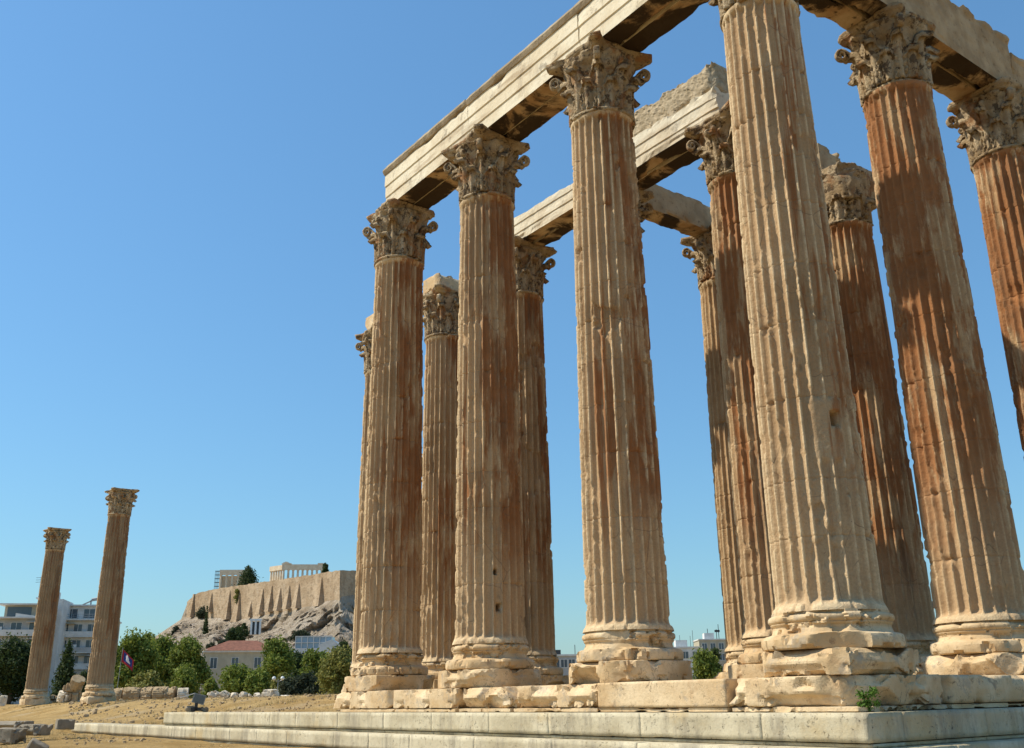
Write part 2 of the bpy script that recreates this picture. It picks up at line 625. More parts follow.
def mat_rock():
    t = NT('pale_cliff_rock', .95, .1)
    c = t.mix(t.ramp(t.noise(.05, 7, .65), .35, .65), (.30, .235, .165), (.43, .36, .275))
    c = t.mix(t.ramp(t.noise(.16, 7, .7, off=(4, 4, 4)), .52, .64, 0, .75), c, (.50, .42, .345))
    c = t.mix(t.ramp(t.noise(.09, 7, .7, off=(1, 9, 4)), .54, .66, 0, .75), c, (.17, .115, .075))
    c = t.mix(t.ramp(t.noise(.11, 6, .7, off=(21, 9, 4)), .60, .70, 0, .7), c, (.09, .10, .045))
    t.bump(t.noise(.2, 8, .75), 1.0, 3.0)
    return t.done(c)


M['rock'] = mat_rock()


def mat_fort():
    t = NT('patched_fortress_masonry', .95, .1)
    c = t.mix(t.ramp(t.noise(.05, 7, .7), .38, .62), (.37, .265, .165), (.50, .38, .255))
    c = t.mix(t.ramp(t.noise(.22, 7, .75, off=(4, 4, 4)), .50, .64, 0, .7), c, (.22, .155, .095))
    c = t.mix(t.ramp(t.noise(.13, 6, .7, off=(9, 4, 1)), .56, .66, 0, .6), c, (.47, .38, .28))
    c = t.mix(t.ramp(t.noise(1.0, 6, .7, stretch=(.12, .12, 1.1)), .52, .62, 0, .45), c, (.19, .135, .085))
    t.bump(t.noise(.6, 7, .75), 1.0, .8)
    return t.done(c)


M['wallst'] = mat_fort()


# ------------------------------------------------------------------ ground
EAST, SOUTH, NORTH = 1.65, -1.65, 34.0


def ground_h(x, y):
    """earth level: plateau inside the temple platform, lower strip to the south and east, sinking to the city"""
    plateau = -1.08
    inside = 1 - sstep(.2, 1.2, x)
    on_hi = sstep(-34.5, -33.2, x)                 # behind the upper step
    on_lo = sstep(-48.5, -47.0, x)                 # behind the lower step
    h = -2.95 + .21 * sstep(-12, -4, y) * inside
    mid = -2.28 + .5 * on_hi
    e0 = -1.75 + 1.0 * on_hi - 7.5 * (1 - on_lo)
    e1 = -1.35 + .95 * on_hi
    h = h + (mid + 2.74) * sstep(e0, e1, y) * inside
    h = h + (plateau - mid) * sstep(-1.4 + .9 * on_hi, 7.0, y) * inside
    far = sstep(130, 420, np.hypot(x + 40, y - 10))
    h = h - 7.0 * far
    return h


def build_ground():
    def axis(c, near, step, far, n):
        a = np.arange(-near, near + step, step)
        g = near + (far - near) * (np.linspace(0, 1, n)[1:] ** 2.6)
        return c + np.concatenate([-g[::-1], a, g])
    xs = axis(-45, 62, .6, 6000, 42)
    ys = axis(0, 26, .5, 6000, 42)
    X, Y = np.meshgrid(xs, ys)
    x, y = X.ravel(), Y.ravel()
    z = ground_h(x, y)
    p = np.stack([x, y, np.zeros_like(x)], 1)
    d = np.hypot(x, y)
    amp = .16 * (1 - sstep(120, 200, d))
    amp = amp * (1 + .6 * sstep(-36, -50, x))
    z = z + amp * (fbm(p * .55, 3, 4, .6) - .5)
    me = np_mesh('ground', np.stack([x, y, z], 1), grid_quads(len(xs), len(ys)))
    tag(link('ground', me, M['sand']), 'dry ochre earth around the ruin', None, None, 'structure')


build_ground()


# ------------------------------------------------------------------ stepped platform
def course(segs, axis, front, z0, z1, depth, seed, parent, mat, name, margin=.075, inset=.06, chip=.010, thr=.62, cell=.09):
    """a run of step blocks with fine joints and a recessed drafted margin along the foot; one mesh"""
    vs, qs, off = [], [], 0
    rng = random.Random(seed)
    for (a, b) in segs:
        L = (b - a) / 2 - .0015
        for (zz0, zz1, ins, c) in ((z0 + margin, z1, 0, chip), (z0, z0 + margin - .016, inset, .0), ):
            hz = (zz1 - zz0) / 2
            hd = depth / 2 - ins / 2
            jit = rng.uniform(-.006, .006)
            if axis == 'x':
                ctr = np.array([(a + b) / 2, front + depth / 2 + ins / 2 + jit, (zz0 + zz1) / 2])
                p, q = stone_arr(L, hd, hz, cell=cell, r=.007, amp=.006, chip=c, seed=rng.randint(0, 9999), thr=thr, off=ctr)
            else:
                ctr = np.array([front - depth / 2 - ins / 2 + jit, (a + b) / 2, (zz0 + zz1) / 2])
                p, q = stone_arr(hd, L, hz, cell=cell, r=.007, amp=.006, chip=c, seed=rng.randint(0, 9999), thr=thr, off=ctr)
            vs.append(p + ctr)
            qs.append(q + off)
            off += len(p)
    return link(name, np_mesh(name, np.vstack(vs), np.vstack(qs)), mat, parent)


def split(a, b, mean, seed):
    rng = random.Random(seed)
    out, x = [], b
    while x - a > mean * 1.5:
        L = mean * rng.uniform(.75, 1.25)
        out.append((x - L, x))
        x -= L
    out.append((a, x))
    return out


plat = thing('stepped_platform', 'long stepped limestone platform carrying the big columns, two pale steps along the foreground', 'temple platform', (0, 0, 0))
course(split(-33.0, EAST, 2.6, 1), 'x', SOUTH, -2.25, -1.72, 1.0, 11, plat, M['step'], 'upper_step')
course(split(-1.65 + 1.0, 16.0, 1.9, 2), 'y', EAST, -2.25, -1.72, 1.0, 12, plat, M['step'], 'upper_step')
course(split(-46.8, 2.05, 2.8, 3), 'x', -2.05, -2.76, -2.255, .95, 13, plat, M['step'], 'lower_step')
course(split(-2.05 + .95, 16.0, 2.1, 4), 'y', 2.05, -2.76, -2.255, .95, 14, plat, M['step'], 'lower_step')
course(split(-46.0, 2.45, 2.1, 5), 'x', -2.45, -3.3, -2.765, .85, 15, plat, M['step'], 'foundation_course')
course(split(-2.45 + .85, 16.0, 2.1, 6), 'y', 2.45, -3.3, -2.765, .85, 16, plat, M['step'], 'foundation_course')

# course of large marble blocks under the outer columns
wall = thing('plinth_wall', 'low course of large honey marble blocks under the outer columns, chipped and broken', 'stone wall', (0, 0, -1.72))
S_BLOCKS = [(-17.75, -14.0, .16, .48), (-13.95, -10.75, .15, .5), (-10.68, -9.62, .22, .42), (-9.58, -8.35, .14, .5), (-8.31, -5.2, .2, .46),
            (-5.17, -1.53, .03, .75)]
k = 0
for (a, b, chip, thr) in S_BLOCKS:
    k += 1
    hx = (b - a) / 2 - .01
    y0 = -1.33 + random.uniform(0, .05)
    p, q = stone_arr(hx, .62, .245 if chip > .1 else .255, cell=.055, r=.03 if chip > .1 else .012, amp=.010 if chip > .1 else .0012, chip=chip * .5, cf=2.2, seed=20 + k, thr=thr, off=(a, 0, 0))
    p = cuts(p, 0 if chip < .1 else 9, 20 + k, .22)
    link('wall_block', np_mesh('wall_block', p, q, sharp=24 if chip > .1 else None), M['block'], wall, ((a + b) / 2, y0 + .62, .60 - .25))
    p, q = stone_arr(hx - .02, .60, .042, cell=.08, r=.02, amp=.006, chip=.03, seed=40 + k, off=(a, 0, 0))
    link('wall_block', np_mesh('wall_block', p, q, sharp=24), M['block'], wall, ((a + b) / 2, y0 + .63, .05))
E_BLOCKS = [(-1.5, 1.31, 1), (1.33, 4.4, 0), (4.43, 7.5, 0), (7.53, 10.4, 0), (10.43, 13.2, 0)]
for (a, b, corner) in E_BLOCKS:
    k += 1
    if corner:      # the corner block, 2.8 m square on plan, its outer edge worn away
        p, q = stone_arr(1.4, 1.4, .25, cell=.05, r=.05, amp=.012, chip=.12, cf=1.8, seed=64, thr=.48, off=(0, 0, 0))
        # rounded-off south-east corner
        p = cuts(p, 10, 64, .22)
        c = sstep(1.75, 2.8, p[:, 0] - p[:, 1]) * .30
        p[:, 0] -= c
        p[:, 1] += c
        link('wall_block', np_mesh('wall_block', p, q, sharp=24), M['block'], wall, (-.08, .06, .35))
        p, q = stone_arr(1.36, 1.36, .042, cell=.06, r=.03, amp=.01, chip=.08, seed=65, thr=.5)
        link('wall_block', np_mesh('wall_block', p, q, sharp=24), M['block'], wall, (-.08, .06, .05))
    else:
        if a < 1.5:
            a = 1.49
        p, q = stone_arr(.62, (b - a) / 2 - .01, .25, cell=.07, r=.03, amp=.003, chip=.06, seed=20 + k, thr=.6, off=(0, a, 0))
        link('wall_block', np_mesh('wall_block', p, q), M['block'], wall, (1.32 - .62, (a + b) / 2, .35))
        p, q = stone_arr(.60, (b - a) / 2 - .02, .042, cell=.08, r=.02, amp=.006, chip=.03, seed=40 + k)
        link('wall_block', np_mesh('wall_block', p, q, sharp=24), M['block'], wall, (1.29 - .60, (a + b) / 2, .05))


# ------------------------------------------------------------------ columns
H = 13.6          # shaft height, foot of the shaft at z = 0
NF = 24


def shaft_r(z):
    t = z / H
    r = .975 - .125 * t ** 1.25 + .012 * np.sin(PI * t)
    r = r + .075 * (1 - sstep(0, .26, z)) ** 1.6         # flare at the foot
    r = r + .02 * sstep(H - .16, H - .04, z)
    return r


def make_shaft(seed, wear=.5, rows=190, per=10, lowwear=.5, smoothside=None, big=0.0, holes=(), rdir=.55):
    rng = random.Random(seed)
    joints, z = [], 0.0
    while True:
        z += rng.uniform(.95, 1.65)
        if z > H - .7:
            break
        joints.append(z)
    zs = list(np.linspace(0, H, rows))
    for j in joints:
        zs = [q for q in zs if abs(q - j) > .04]
        zs += [j - .035, j - .010, j, j + .010, j + .035]
    zs = np.array(sorted(zs))
    n = NF * per
    th = np.arange(n) / n * 2 * PI
    T, Z = np.meshgrid(th, zs)
    t, zz = T.ravel(), Z.ravel()
    r0 = shaft_r(zz)
    ph = (t * NF / (2 * PI)) % 1.0
    u = np.abs(ph - .5) / .425                              # 0 at flute centre, 1 at its edge
    fl = np.sqrt(np.clip(1 - u * u, 0, 1))
    ends = np.sqrt(np.clip(1 - ((.30 - zz) / .17).clip(0, 1) ** 2, 0, 1)) * (zz > .13) * (1 - sstep(H - .20, H - .10, zz - .05 * (1 - fl)))
    depth = .116 * (r0 / .95)
    rf = r0 - depth * fl * ends
    P = np.stack([np.cos(t) * .95, np.sin(t) * .95, zz], 1)
    big_n = fbm(P * np.array([.75, .75, .5]) + seed * 7.7, seed, 4)        # where it is battered
    batt = sstep(.64 - .10 * wear, .70 - .10 * wear, big_n)
    low = (1 - sstep(.8, 4.6, zz)) * lowwear
    mid = fbm(P * np.array([2.6, 2.6, 1.1]) + 3.3 + seed, seed + 3, 5, .6)
    ww = np.clip(batt * .8 + low * .55, 0, 1)
    chip = .060 * sstep(.66 - .115 * ww, .68 - .115 * ww, mid) * (.5 + .5 * ww)
    r = np.minimum(rf, r0 - chip)
    # arris nicks
    nick = fbm(P * np.array([6, 6, 3.4]) + seed, seed + 9, 4, .6)
    r = np.where(u > .80, r - .032 * sstep(.60, .64, nick), r)
    # spalls that cut into the drum
    gz = fbm(P * np.array([1.2, 1.2, 1.0]) + 50 + seed * 1.3, seed + 21, 4)
    r = r - (.06 + big) * sstep(.71 - .04 * wear, .72 - .04 * wear, gz) * (.3 + .7 * mid)
    if smoothside is not None:      # a stretch of shaft where the fluting has weathered nearly flat
        for (a0, wid, z0, z1, amt) in smoothside:
            da = np.abs((t - a0 + PI) % (2 * PI) - PI)
            m = (1 - sstep(wid * .7, wid, da + .12 * (mid - .5))) * sstep(z0, z0 + .15, zz) * (1 - sstep(z1 - .15, z1, zz)) * amt
            tgt = r0 - .045 + .02 * (mid - .5)
            r = r * (1 - m) + tgt * m
    # drum joints and chipped joint edges
    for j in joints:
        dj = np.abs(zz - j)
        r = r - .014 * np.exp(-(dj / .009) ** 2)
        cj = sstep(.60, .74, fbm(P * np.array([3, 3, .01]) + j * 9, seed + int(j * 10), 3))
        r = r - .05 * cj * np.exp(-(dj / .05) ** 2)
    for (ha, hz_, hs) in holes:
        dd = np.maximum(np.abs((t - ha + PI) % (2 * PI) - PI) * .93, np.abs(zz - hz_) * .8)
        r = r - .42 * (1 - sstep(hs * .75, hs * 1.1, dd))
    r = r + .010 * (fbm(P * 9 + seed, seed + 30, 4, .7) - .5) * (.55 + 2.2 * ww)
    v = np.stack([np.cos(t) * r, np.sin(t) * r, zz], 1)
    drum_id = np.searchsorted(np.array(joints), zz)
    dv = np.array([rng.random() for _ in range(len(joints) + 1)])[drum_id]
    return np_mesh('shaft', v, grid_quads(n, len(zs), True), True, {'drum': dv, 'arris': sstep(-.050, -.012, r - r0), 'side': np.cos(t - rdir)})


def lathe(prof, n, seed, amp=.015, chip=.0, freq=2.0, z_off=0, thr=.5):
    """prof: list of (r, z); worn by noise"""
    P = []
    for (r0, z0), (r1, z1) in zip(prof[:-1], prof[1:]):
        m = max(1, int(math.hypot(r1 - r0, z1 - z0) / .05))
        for i in range(m):
            P.append((r0 + (r1 - r0) * i / m, z0 + (z1 - z0) * i / m))
    P.append(prof[-1])
    P = np.array(P)
    th = np.arange(n) / n * 2 * PI
    T, I = np.meshgrid(th, np.arange(len(P)))
    t = T.ravel()
    r = P[I.ravel(), 0].copy()
    z = P[I.ravel(), 1]
    Q = np.stack([np.cos(t) * r, np.sin(t) * r, z + z_off], 1)
    e = sstep(.02, .2, r)
    r = r - e * (chip * sstep(thr, thr + .05, fbm(Q * freq + seed, seed, 5, .6)) - amp * (fbm(Q * 6 + seed, seed + 4, 4, .7) - .5) * 2)
    v = np.stack([np.cos(t) * r, np.sin(t) * r, z], 1)
    return v, grid_quads(n, len(P), True)


def arc(r, z, a0, a1, rad, n=7):
    return [(r + rad * math.cos(math.radians(a0 + (a1 - a0) * i / n)), z + rad * math.sin(math.radians(a0 + (a1 - a0) * i / n))) for i in range(n + 1)]


def make_base(seed, chip=.12, thr=.5, ncut=5):
    prof = [(.3, -.66)] + [(1.235, -.66), (1.275, -.635), (1.29, -.58), (1.29, -.48), (1.265, -.425), (1.21, -.40), (1.14, -.385), (1.09, -.37)] + \
        [(1.075, -.33), (1.055, -.29), (1.06, -.25), (1.09, -.22), (1.10, -.20)] + arc(1.06, -.115, -70, 75, .075) + [(1.06, -.035), (1.055, .012), (.3, .012)]
    v, q = lathe(prof, 200, seed, .016, chip * .6, 2.6, 0, .54)
    v = cuts(v, ncut, seed, .20, hor=True)
    return np_mesh('base', v, q, sharp=26)


def leaf_mesh(seed, hgt, wid, curl, r0, r1, name):
    """an acanthus leaf standing against the bell, tip rolled outwards, built round +x"""
    nu, nv = 17, 20
    U, V = np.meshgrid(np.linspace(-1, 1, nu), np.linspace(0, 1, nv))
    u, v = U.ravel(), V.ravel()
    # spine
    sp = []
    x, z, ang = r0, 0.0, math.radians(88)
    dl = hgt * 1.22 / (nv - 1)
    for i in range(nv):
        sp.append((x, z, ang))
        tt = i / (nv - 1)
        ang = math.radians(91 - 13 * tt) if tt < .72 else math.radians(80 - (tt - .72) / .28 * curl)
        x += math.cos(ang) * dl
        z += math.sin(ang) * dl
    sp = np.array(sp)
    ii = np.rint(v * (nv - 1)).astype(int)
    sx, szz, sa = sp[ii, 0], sp[ii, 1], sp[ii, 2]
    w = wid * (.80 + .42 * np.sin(PI * np.clip(v * 1.05, 0, 1)) - .62 * sstep(.72, 1.0, v))
    w = w * (1 - .34 * np.abs(np.sin(v * PI * 4.5)) * sstep(.3, 1.0, np.abs(u)))
    lob = .070 * np.cos(u * PI * 2.5) * (1 - .3 * v) - .075 * u * u + .03 * np.sin(v * 4.5 * 2 * PI) * np.abs(u)
    nx, nz = np.sin(sa), -np.cos(sa)
    px = sx + nx * lob
    pz = szz + nz * lob
    ang_w = u * w / np.maximum(px, .3)
    front = np.stack([px * np.cos(ang_w), px * np.sin(ang_w), pz], 1)
    nn = fbm(front * 7 + seed, seed, 3) - .5
    bx = px - nx * .085
    bz = pz - nz * .085
    back = np.stack([bx * np.cos(ang_w * .94), bx * np.sin(ang_w * .94), bz], 1)
    front[:, 0] += nn * .035
    front[:, 2] += nn * .03
    q = grid_quads(nu, nv)
    N = nu * nv
    qs = [q, q[:, ::-1] + N]
    per = list(range(nu)) + [i * nu + nu - 1 for i in range(1, nv)] + [(nv - 1) * nu + i for i in range(nu - 2, -1, -1)] + [i * nu for i in range(nv - 2, 0, -1)]
    qq = [(per[i], per[i] + N, per[(i + 1) % len(per)] + N, per[(i + 1) % len(per)]) for i in range(len(per))]
    return np_mesh(name, np.vstack([front, back]), np.vstack(qs + [np.array(qq)]))


def volute_mesh(seed, big=True):
    """a scroll rising from the leaves and rolling up beneath the abacus corner, in the xz plane"""
    pts = []
    if big:
        for i in range(10):
            t = i / 9
            pts.append((.83 + .42 * t ** 2.1, .80 + .80 * t - .10 * t * t, .23 - .05 * t))
        cx, cz, R = 1.27, 1.34, .155
        a = 1.45
        for i in range(26):
            t = i / 25
            rr = R * (1 - .80 * t)
            aa = a - t * 2 * PI * 1.45
            pts.append((cx + rr * math.cos(aa), cz + rr * math.sin(aa), .18 - .03 * t))
    else:
        for i in range(8):
            t = i / 7
            pts.append((.88 + .12 * t, .95 + .48 * t, .12))
        for i in range(18):
            t = i / 17
            pts.append((1.02 + .09 * (1 - .7 * t) * math.cos(1.5 - t * 8), 1.36 + .09 * (1 - .7 * t) * math.sin(1.5 - t * 8), .12))
    m, N = [], len(pts)
    th = .045 if big else .035
    prof = 10
    for i, (x, z, w) in enumerate(pts):
        x2, z2, _ = pts[min(i + 1, N - 1)]
        x1, z1, _ = pts[max(i - 1, 0)]
        tx, tz = x2 - x1, z2 - z1
        l = math.hypot(tx, tz) or 1
        nx, nz = -tz / l, tx / l
        for k in range(prof):
            a = 2 * PI * k / prof
            cy = math.copysign(abs(math.cos(a)) ** .6, math.cos(a)) * w / 2
            cn = math.sin(a) * th * (1 - .35 * abs(math.cos(a)) * 0)
            m.append((x + nx * cn, cy, z + nz * cn))
    v = np.array(m)
    v += ((fbm(v * 8 + seed, seed, 3) - .5) * .05)[:, None]
    q = grid_quads(prof, N, True)
    c0, c1 = len(v), len(v) + 1
    v = np.vstack([v, v[:prof].mean(0), v[-prof:].mean(0)])
    caps = [(c0, (k + 1) % prof, k, k) for k in range(0)]
    return np_mesh('volute', v, q)


def abacus_mesh(seed, tip=1.53, mid=.97, trim=0.0, amp=.02, chip=.12):
    """concave-sided abacus: hollow lower moulding, flat fillet, round upper moulding"""
    out = []
    n = 22
    for s in range(4):
        a0 = s * PI / 2
        c, w = tip, .15
        # from the corner cut at -45 deg side to +45 deg side around direction a0
        p0 = np.array([(c * math.cos(PI / 4) + w * .7), -(c * math.sin(PI / 4) - w * .7)])
        p1 = np.array([p0[0], -p0[1]])
        for i in range(n):
            t = i / (n - 1)
            y = p0[1] + (p1[1] - p0[1]) * t
            x = mid + (p0[0] - w * .7 - mid + .10) * abs(2 * t - 1) ** 2.0
            out.append((x * math.cos(a0) - y * math.sin(a0), x * math.sin(a0) + y * math.cos(a0)))
    o = np.array(out)
    lv = [(.02, 0), (.80, 0), (.83, .03), (.90, .09), (.965, .125), (.965, .15), (.985, .16), (1.0, .20), (.995, .245), (.97, .262), (.02, .262)]
    L = []
    for (a, b), (c_, d) in zip(lv[:-1], lv[1:]):
        m = 3 if abs(a - c_) < .3 else 8
        for i in range(m):
            L.append((a + (c_ - a) * i / m, b + (d - b) * i / m))
    L.append(lv[-1])
    v = np.vstack([np.column_stack([o * s, np.full(len(o), z)]) for s, z in L])
    v[:, 2] += 1.69
    rr = np.hypot(v[:, 0], v[:, 1])
    f = 1 - chip * sstep(.50, .70, fbm(v * 1.7 + seed * 1.1, seed, 3)) * sstep(.8, 1.3, rr)
    lim = np.where(rr > 1.25 - trim, (1.25 - trim + (rr - 1.25 + trim) * (1 - min(1, trim * 2.2))) / np.maximum(rr, 1e-6), 1)
    v[:, :2] *= (f * lim)[:, None]
    v += ((fbm(v * 6 + seed, seed + 2, 3) - .5) * amp * 2)[:, None]
    return np_mesh('abacus', v, grid_quads(len(o), len(L), True))


def bell_mesh(seed):
    prof = [(.3, -.02), (.87, -.02)] + arc(.885, .035, -80, 80, .055) + [(.87, .10), (.83, .14), (.82, .5), (.83, .9), (.87, 1.2), (.96, 1.5), (1.07, 1.70), (.3, 1.71)]
    v, q = lathe(prof, 80, seed, .03, .10, 2.5, 0, .5)
    return np_mesh('bell', v, q)


LEAF_LOW = [leaf_mesh(s, .70, .31, 165, .875, 0, 'acanthus_leaf') for s in (1, 2, 3)]
LEAF_UP = [leaf_mesh(s, 1.12, .30, 160, .86, 0, 'acanthus_leaf') for s in (4, 5, 6)]
VOL = [volute_mesh(s) for s in (1, 2)]
HEL = [volute_mesh(s, False) for s in (3,)]
BELL = [bell_mesh(s) for s in (1, 2)]
ABA = [abacus_mesh(1), abacus_mesh(2, chip=.16), abacus_mesh(3, trim=.22, amp=.05, chip=.2), abacus_mesh(4, chip=.2, amp=.03)]
for L_ in LEAF_LOW + LEAF_UP + VOL + HEL + BELL + ABA:
    L_.materials.append(M['cap'])


def make_column(X, Y, seed, label, rust=.5, soot=.4, wear=.5, aba=0, drop=(), rows=190, per=10, tilt=(0, 0), broken=False, plinth_hw=1.22, base_chip=.13,
                smoothside=None, lowwear=.5, base_z=-1.12, big=0.0, loc_z=0.0, holes=(), bcut=5, stump=False, grime=.0, zs=1.0, bsc=.945, rdir=.55):
    rng = random.Random(seed * 13 + 1)
    c = thing('stone_column', label, 'column', (X, Y, loc_z), 0, 'marble temple columns')
    c.scale = (1, 1, zs)
    # plinth
    hz = (-.66 - base_z) / 2
    p, q = stone_arr(plinth_hw, plinth_hw, hz - .004, cell=.05 if rows > 150 else .12, r=.025, amp=.010, chip=.08, cf=1.6, seed=seed + 3, thr=.5, off=(X, Y, 0))
    p = cuts(p, 12, seed + 3, .34)
    cut = sstep(plinth_hw * 1.35, plinth_hw * 2, np.abs(p[:, 0]) + np.abs(p[:, 1])) * .18
    p[:, 0] -= np.sign(p[:, 0]) * cut
    p[:, 1] -= np.sign(p[:, 1]) * cut
    pl = link('plinth', np_mesh('plinth', p, q, sharp=24), M['block'], c, (0, 0, base_z + hz))
    ba = link('base', make_base(seed + 5, base_chip, .5, bcut), M['block'], c)
    ba.scale = (bsc, bsc, 1)
    sh = link('shaft', make_shaft(seed, wear, rows, per, lowwear, smoothside, big, holes, rdir), M['shaft'], c)
    sh.scale = (1, 1, 13.43 / H)
    sh['rust'] = rust
    sh['soot'] = soot
    sh['grime'] = grime
    cap = link('capital', BELL[seed % 2], None, c, (0, 0, 13.43), (0, 0, rng.uniform(0, 6)))
    cap.scale = (.975, .975, 1.088)
    cap_rot = cap.rotation_euler[2]
    for i in range(8):
        a = i * PI / 4
        for tier, bank, off in ((0, LEAF_LOW, PI / 8), (1, LEAF_UP, 0)):
            if (tier, i) in drop:
                continue
            o = link('acanthus_leaf', bank[rng.randrange(3)], None, cap, (0, 0, .10), (0, 0, a + off - cap_rot + rng.uniform(-.03, .03)))
            s = rng.uniform(.93, 1.03)
            o.scale = (1, 1, s)
    for i in range(4):
        if ('v', i) in drop:
            continue
        link('volute', VOL[i % 2], None, cap, (0, 0, .04), (0, 0, PI / 4 + i * PI / 2 - cap_rot))
        for s in (-.13, .13):
            link('helix', HEL[0], None, cap, (0, 0, .06), (0, 0, i * PI / 2 + s - cap_rot))
    if stump:
        p, q = stone_arr(.98, .98, .60, cell=.06, r=.06, amp=.03, chip=.1, seed=seed + 9, thr=.5)
        p[:, :2] *= (.86 + .14 * sstep(-.6, .3, p[:, 2]))[:, None]
        p = cuts(p, 14, seed + 9, .5)
        link('broken_abacus', np_mesh('broken_abacus', p, q), M['cap'], cap, (0, 0, 1.32), (0, 0, -cap_rot))
    if aba is not None:
        link('abacus', ABA[aba], None, cap, (0, 0, 0), (0, 0, rng.randrange(4) * PI / 2 - cap_rot))
    return c


S = 5.5
make_column(0, 0, 101, 'huge corner column nearest the camera, with a square dark hole halfway up', .22, .22, .45, 0,
            rows=300, per=12, smoothside=[(-.5, .45, 2.7, 4.1, .95), (.1, .6, 4.1, 13.1, .35)], holes=[(-.33, 3.6, .11)], bsc=1.0, plinth_hw=1.24, base_chip=.14)
make_column(-S, 0, 108, 'front column next left of the huge corner column, with a tall complete acanthus capital', .50, .3, .55, 1,
            rows=260, per=12, plinth_hw=1.26, base_chip=.20, lowwear=.8, big=.05)
make_column(-2 * S, 0, 115, 'front column under the middle of the long banded beam, third from the corner', .55, .4, .45, 0, rows=220, lowwear=.5, holes=[(-.35, .95, .07), (-.45, 1.9, .05)])
make_column(-3 * S, 0, 122, 'front column with worn hornless capital under the far left end of the long beam', .52, .45, .5, 2, rows=220, drop=(('v', 1),), lowwear=.7, base_chip=.2)
make_column(0, S, 129, 'rust orange column right of the huge corner column, carrying the shaded beam', 1.25, .35, .5, 2, rows=240, drop=(('v', 0),), plinth_hw=1.24, rdir=-1.75)
make_column(0, 2 * S, 136, 'rusty column at the right edge of the picture, only its upper shaft showing', 1.2, .5, .5, 2, rows=180, rdir=-1.6)
make_column(-S, S, 143, 'inner column at the left edge of the corner column, under the broken beam end', .95, .5, .7, 1, rows=200, lowwear=.8)
make_column(-2 * S, S, 150, 'inner column almost hidden behind the second front column, where two inner beams meet', .9, .6, .5, 0, rows=150)
make_column(-3 * S, S, 157, 'inner column with dark scrolled capital under the far left end of the inner beam', .45, .75, .5, 1, rows=160, lowwear=.8, big=.05)
make_column(-4 * S, S, 164, 'column with a squared stone block on its capital, between the two leftmost front columns', .45, .45, .45, 3, rows=160)
make_column(-5 * S, S, 171, 'far column peeking out behind the left side of the leftmost front column', .45, .4, .45, 1, rows=150)
make_column(-S, 2 * S, 178, 'back column right of the corner column, with broken flat-sided capital and no beam', 1.0, .55, .6, None, rows=190, rdir=-1.4, drop=(('v', 3), ('v', 0), ('v', 1), ('v', 2), (1, 6), (1, 7), (1, 0), (1, 5)), stump=True)
make_column(-2 * S, 2 * S, 185, 'slim far column whose small capital holds the right end of the inner cross beam', .55, .45, .5, 1, rows=150)
FREE = [(-16.62 * S, .91 * S, 201, 'lone standing column at far left, the shorter and more distant of the pair', 0),
        (-13.0 * S, 1.0 * S, 208, 'lone standing column beside the flag and fallen drums, the taller of the pair', 1)]
for (X, Y, sd, lb, ab) in FREE:
    make_column(X, Y, sd, lb, .35, .9, .4, ab, rows=130, per=8, base_z=-1.25, grime=.4, zs=(.972 if ab == 0 else 1.0))


# ------------------------------------------------------------------ architraves
def beam_mesh(name, prof, L, seed, amp=.012, chip=.07, cell=.13, soffit=None, topnoise=0.0, thr=.54):
    """closed profile [(d, z)...] (d across, z up, counter-clockwise seen along +x) extruded along x, worn; soffit faces get slot 1"""
    P, low = [], []
    n = len(prof)
    for i in range(n):
        (a, b), (c, d) = prof[i], prof[(i + 1) % n]
        m = max(1, int(math.hypot(c - a, d - b) / .11))
        for k in range(m):
            P.append((a + (c - a) * k / m, b + (d - b) * k / m))
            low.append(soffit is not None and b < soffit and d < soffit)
    P = np.array(P)
    nx = max(3, int(L / cell))
    xs = np.linspace(0, L, nx)
    m = len(P)
    x = np.repeat(xs, m)
    d = np.tile(P[:, 0], nx)
    z = np.tile(P[:, 1], nx)
    ctr = P.mean(0)
    hs = (P.max(0) - P.min(0)) / 2
    v = np.stack([x, d, z], 1)
    nn = fbm(v * np.array([1.0, 2.2, 2.2]) + seed * 3.3, seed, 4)
    e = np.stack([(d - ctr[0]) / hs[0], (z - ctr[1]) / hs[1]], 1)
    edgy = sstep(.72, .98, np.abs(e).min(1)) * .9 + .1
    endw = 1 - sstep(0, .25, np.minimum(x, L - x))
    c = chip * sstep(thr, thr + .18, nn) * np.maximum(edgy, endw * .7)
    rough = amp * (fbm(v * 4.5 + seed, seed + 3, 3) - .5) * 2
    v[:, 1] -= e[:, 0] * (c - rough)
    v[:, 2] -= e[:, 1] * (c - rough)
    if topnoise:
        top = sstep(.4, 1, e[:, 1])
        v[:, 2] -= top * topnoise * sstep(.3, .7, fbm(np.stack([x * .55, d * .4, 0 * x], 1) + seed, seed + 8, 3))
    v[:, 0] += endw * (fbm(np.stack([d, z, x], 1) * 2 + seed, seed + 7, 3) - .5) * .08
    q = grid_quads(m, nx, True)
    quads = [q]
    # end caps: fan of quads to a centre
    N = len(v)
    v = np.vstack([v, v[:m].mean(0), v[N - m:N].mean(0)])
    tri = []
    for k in range(0, m - 1, 2):
        a, b, c3 = k, k + 1, (k + 2) % m
        tri.append((N, c3, b, a))
        tri.append((N + 1, N - m + a, N - m + b, N - m + c3))
    if m % 2:
        tri.append((N, 0, m - 1, m - 1))
        tri.pop()
        me_extra = [(N, 0, m - 1), (N + 1, N - 1, N - m)]
    else:
        me_extra = []
    me = bpy.data.meshes.new(name)
    faces = [tuple(f) for f in np.vstack(quads)] + tri + me_extra
    me.from_pydata(v.tolist(), [], faces)
    mi = np.zeros(len(faces), np.int32)
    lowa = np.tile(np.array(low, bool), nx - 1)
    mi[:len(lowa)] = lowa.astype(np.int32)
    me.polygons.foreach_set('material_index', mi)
    me.update()
    return me


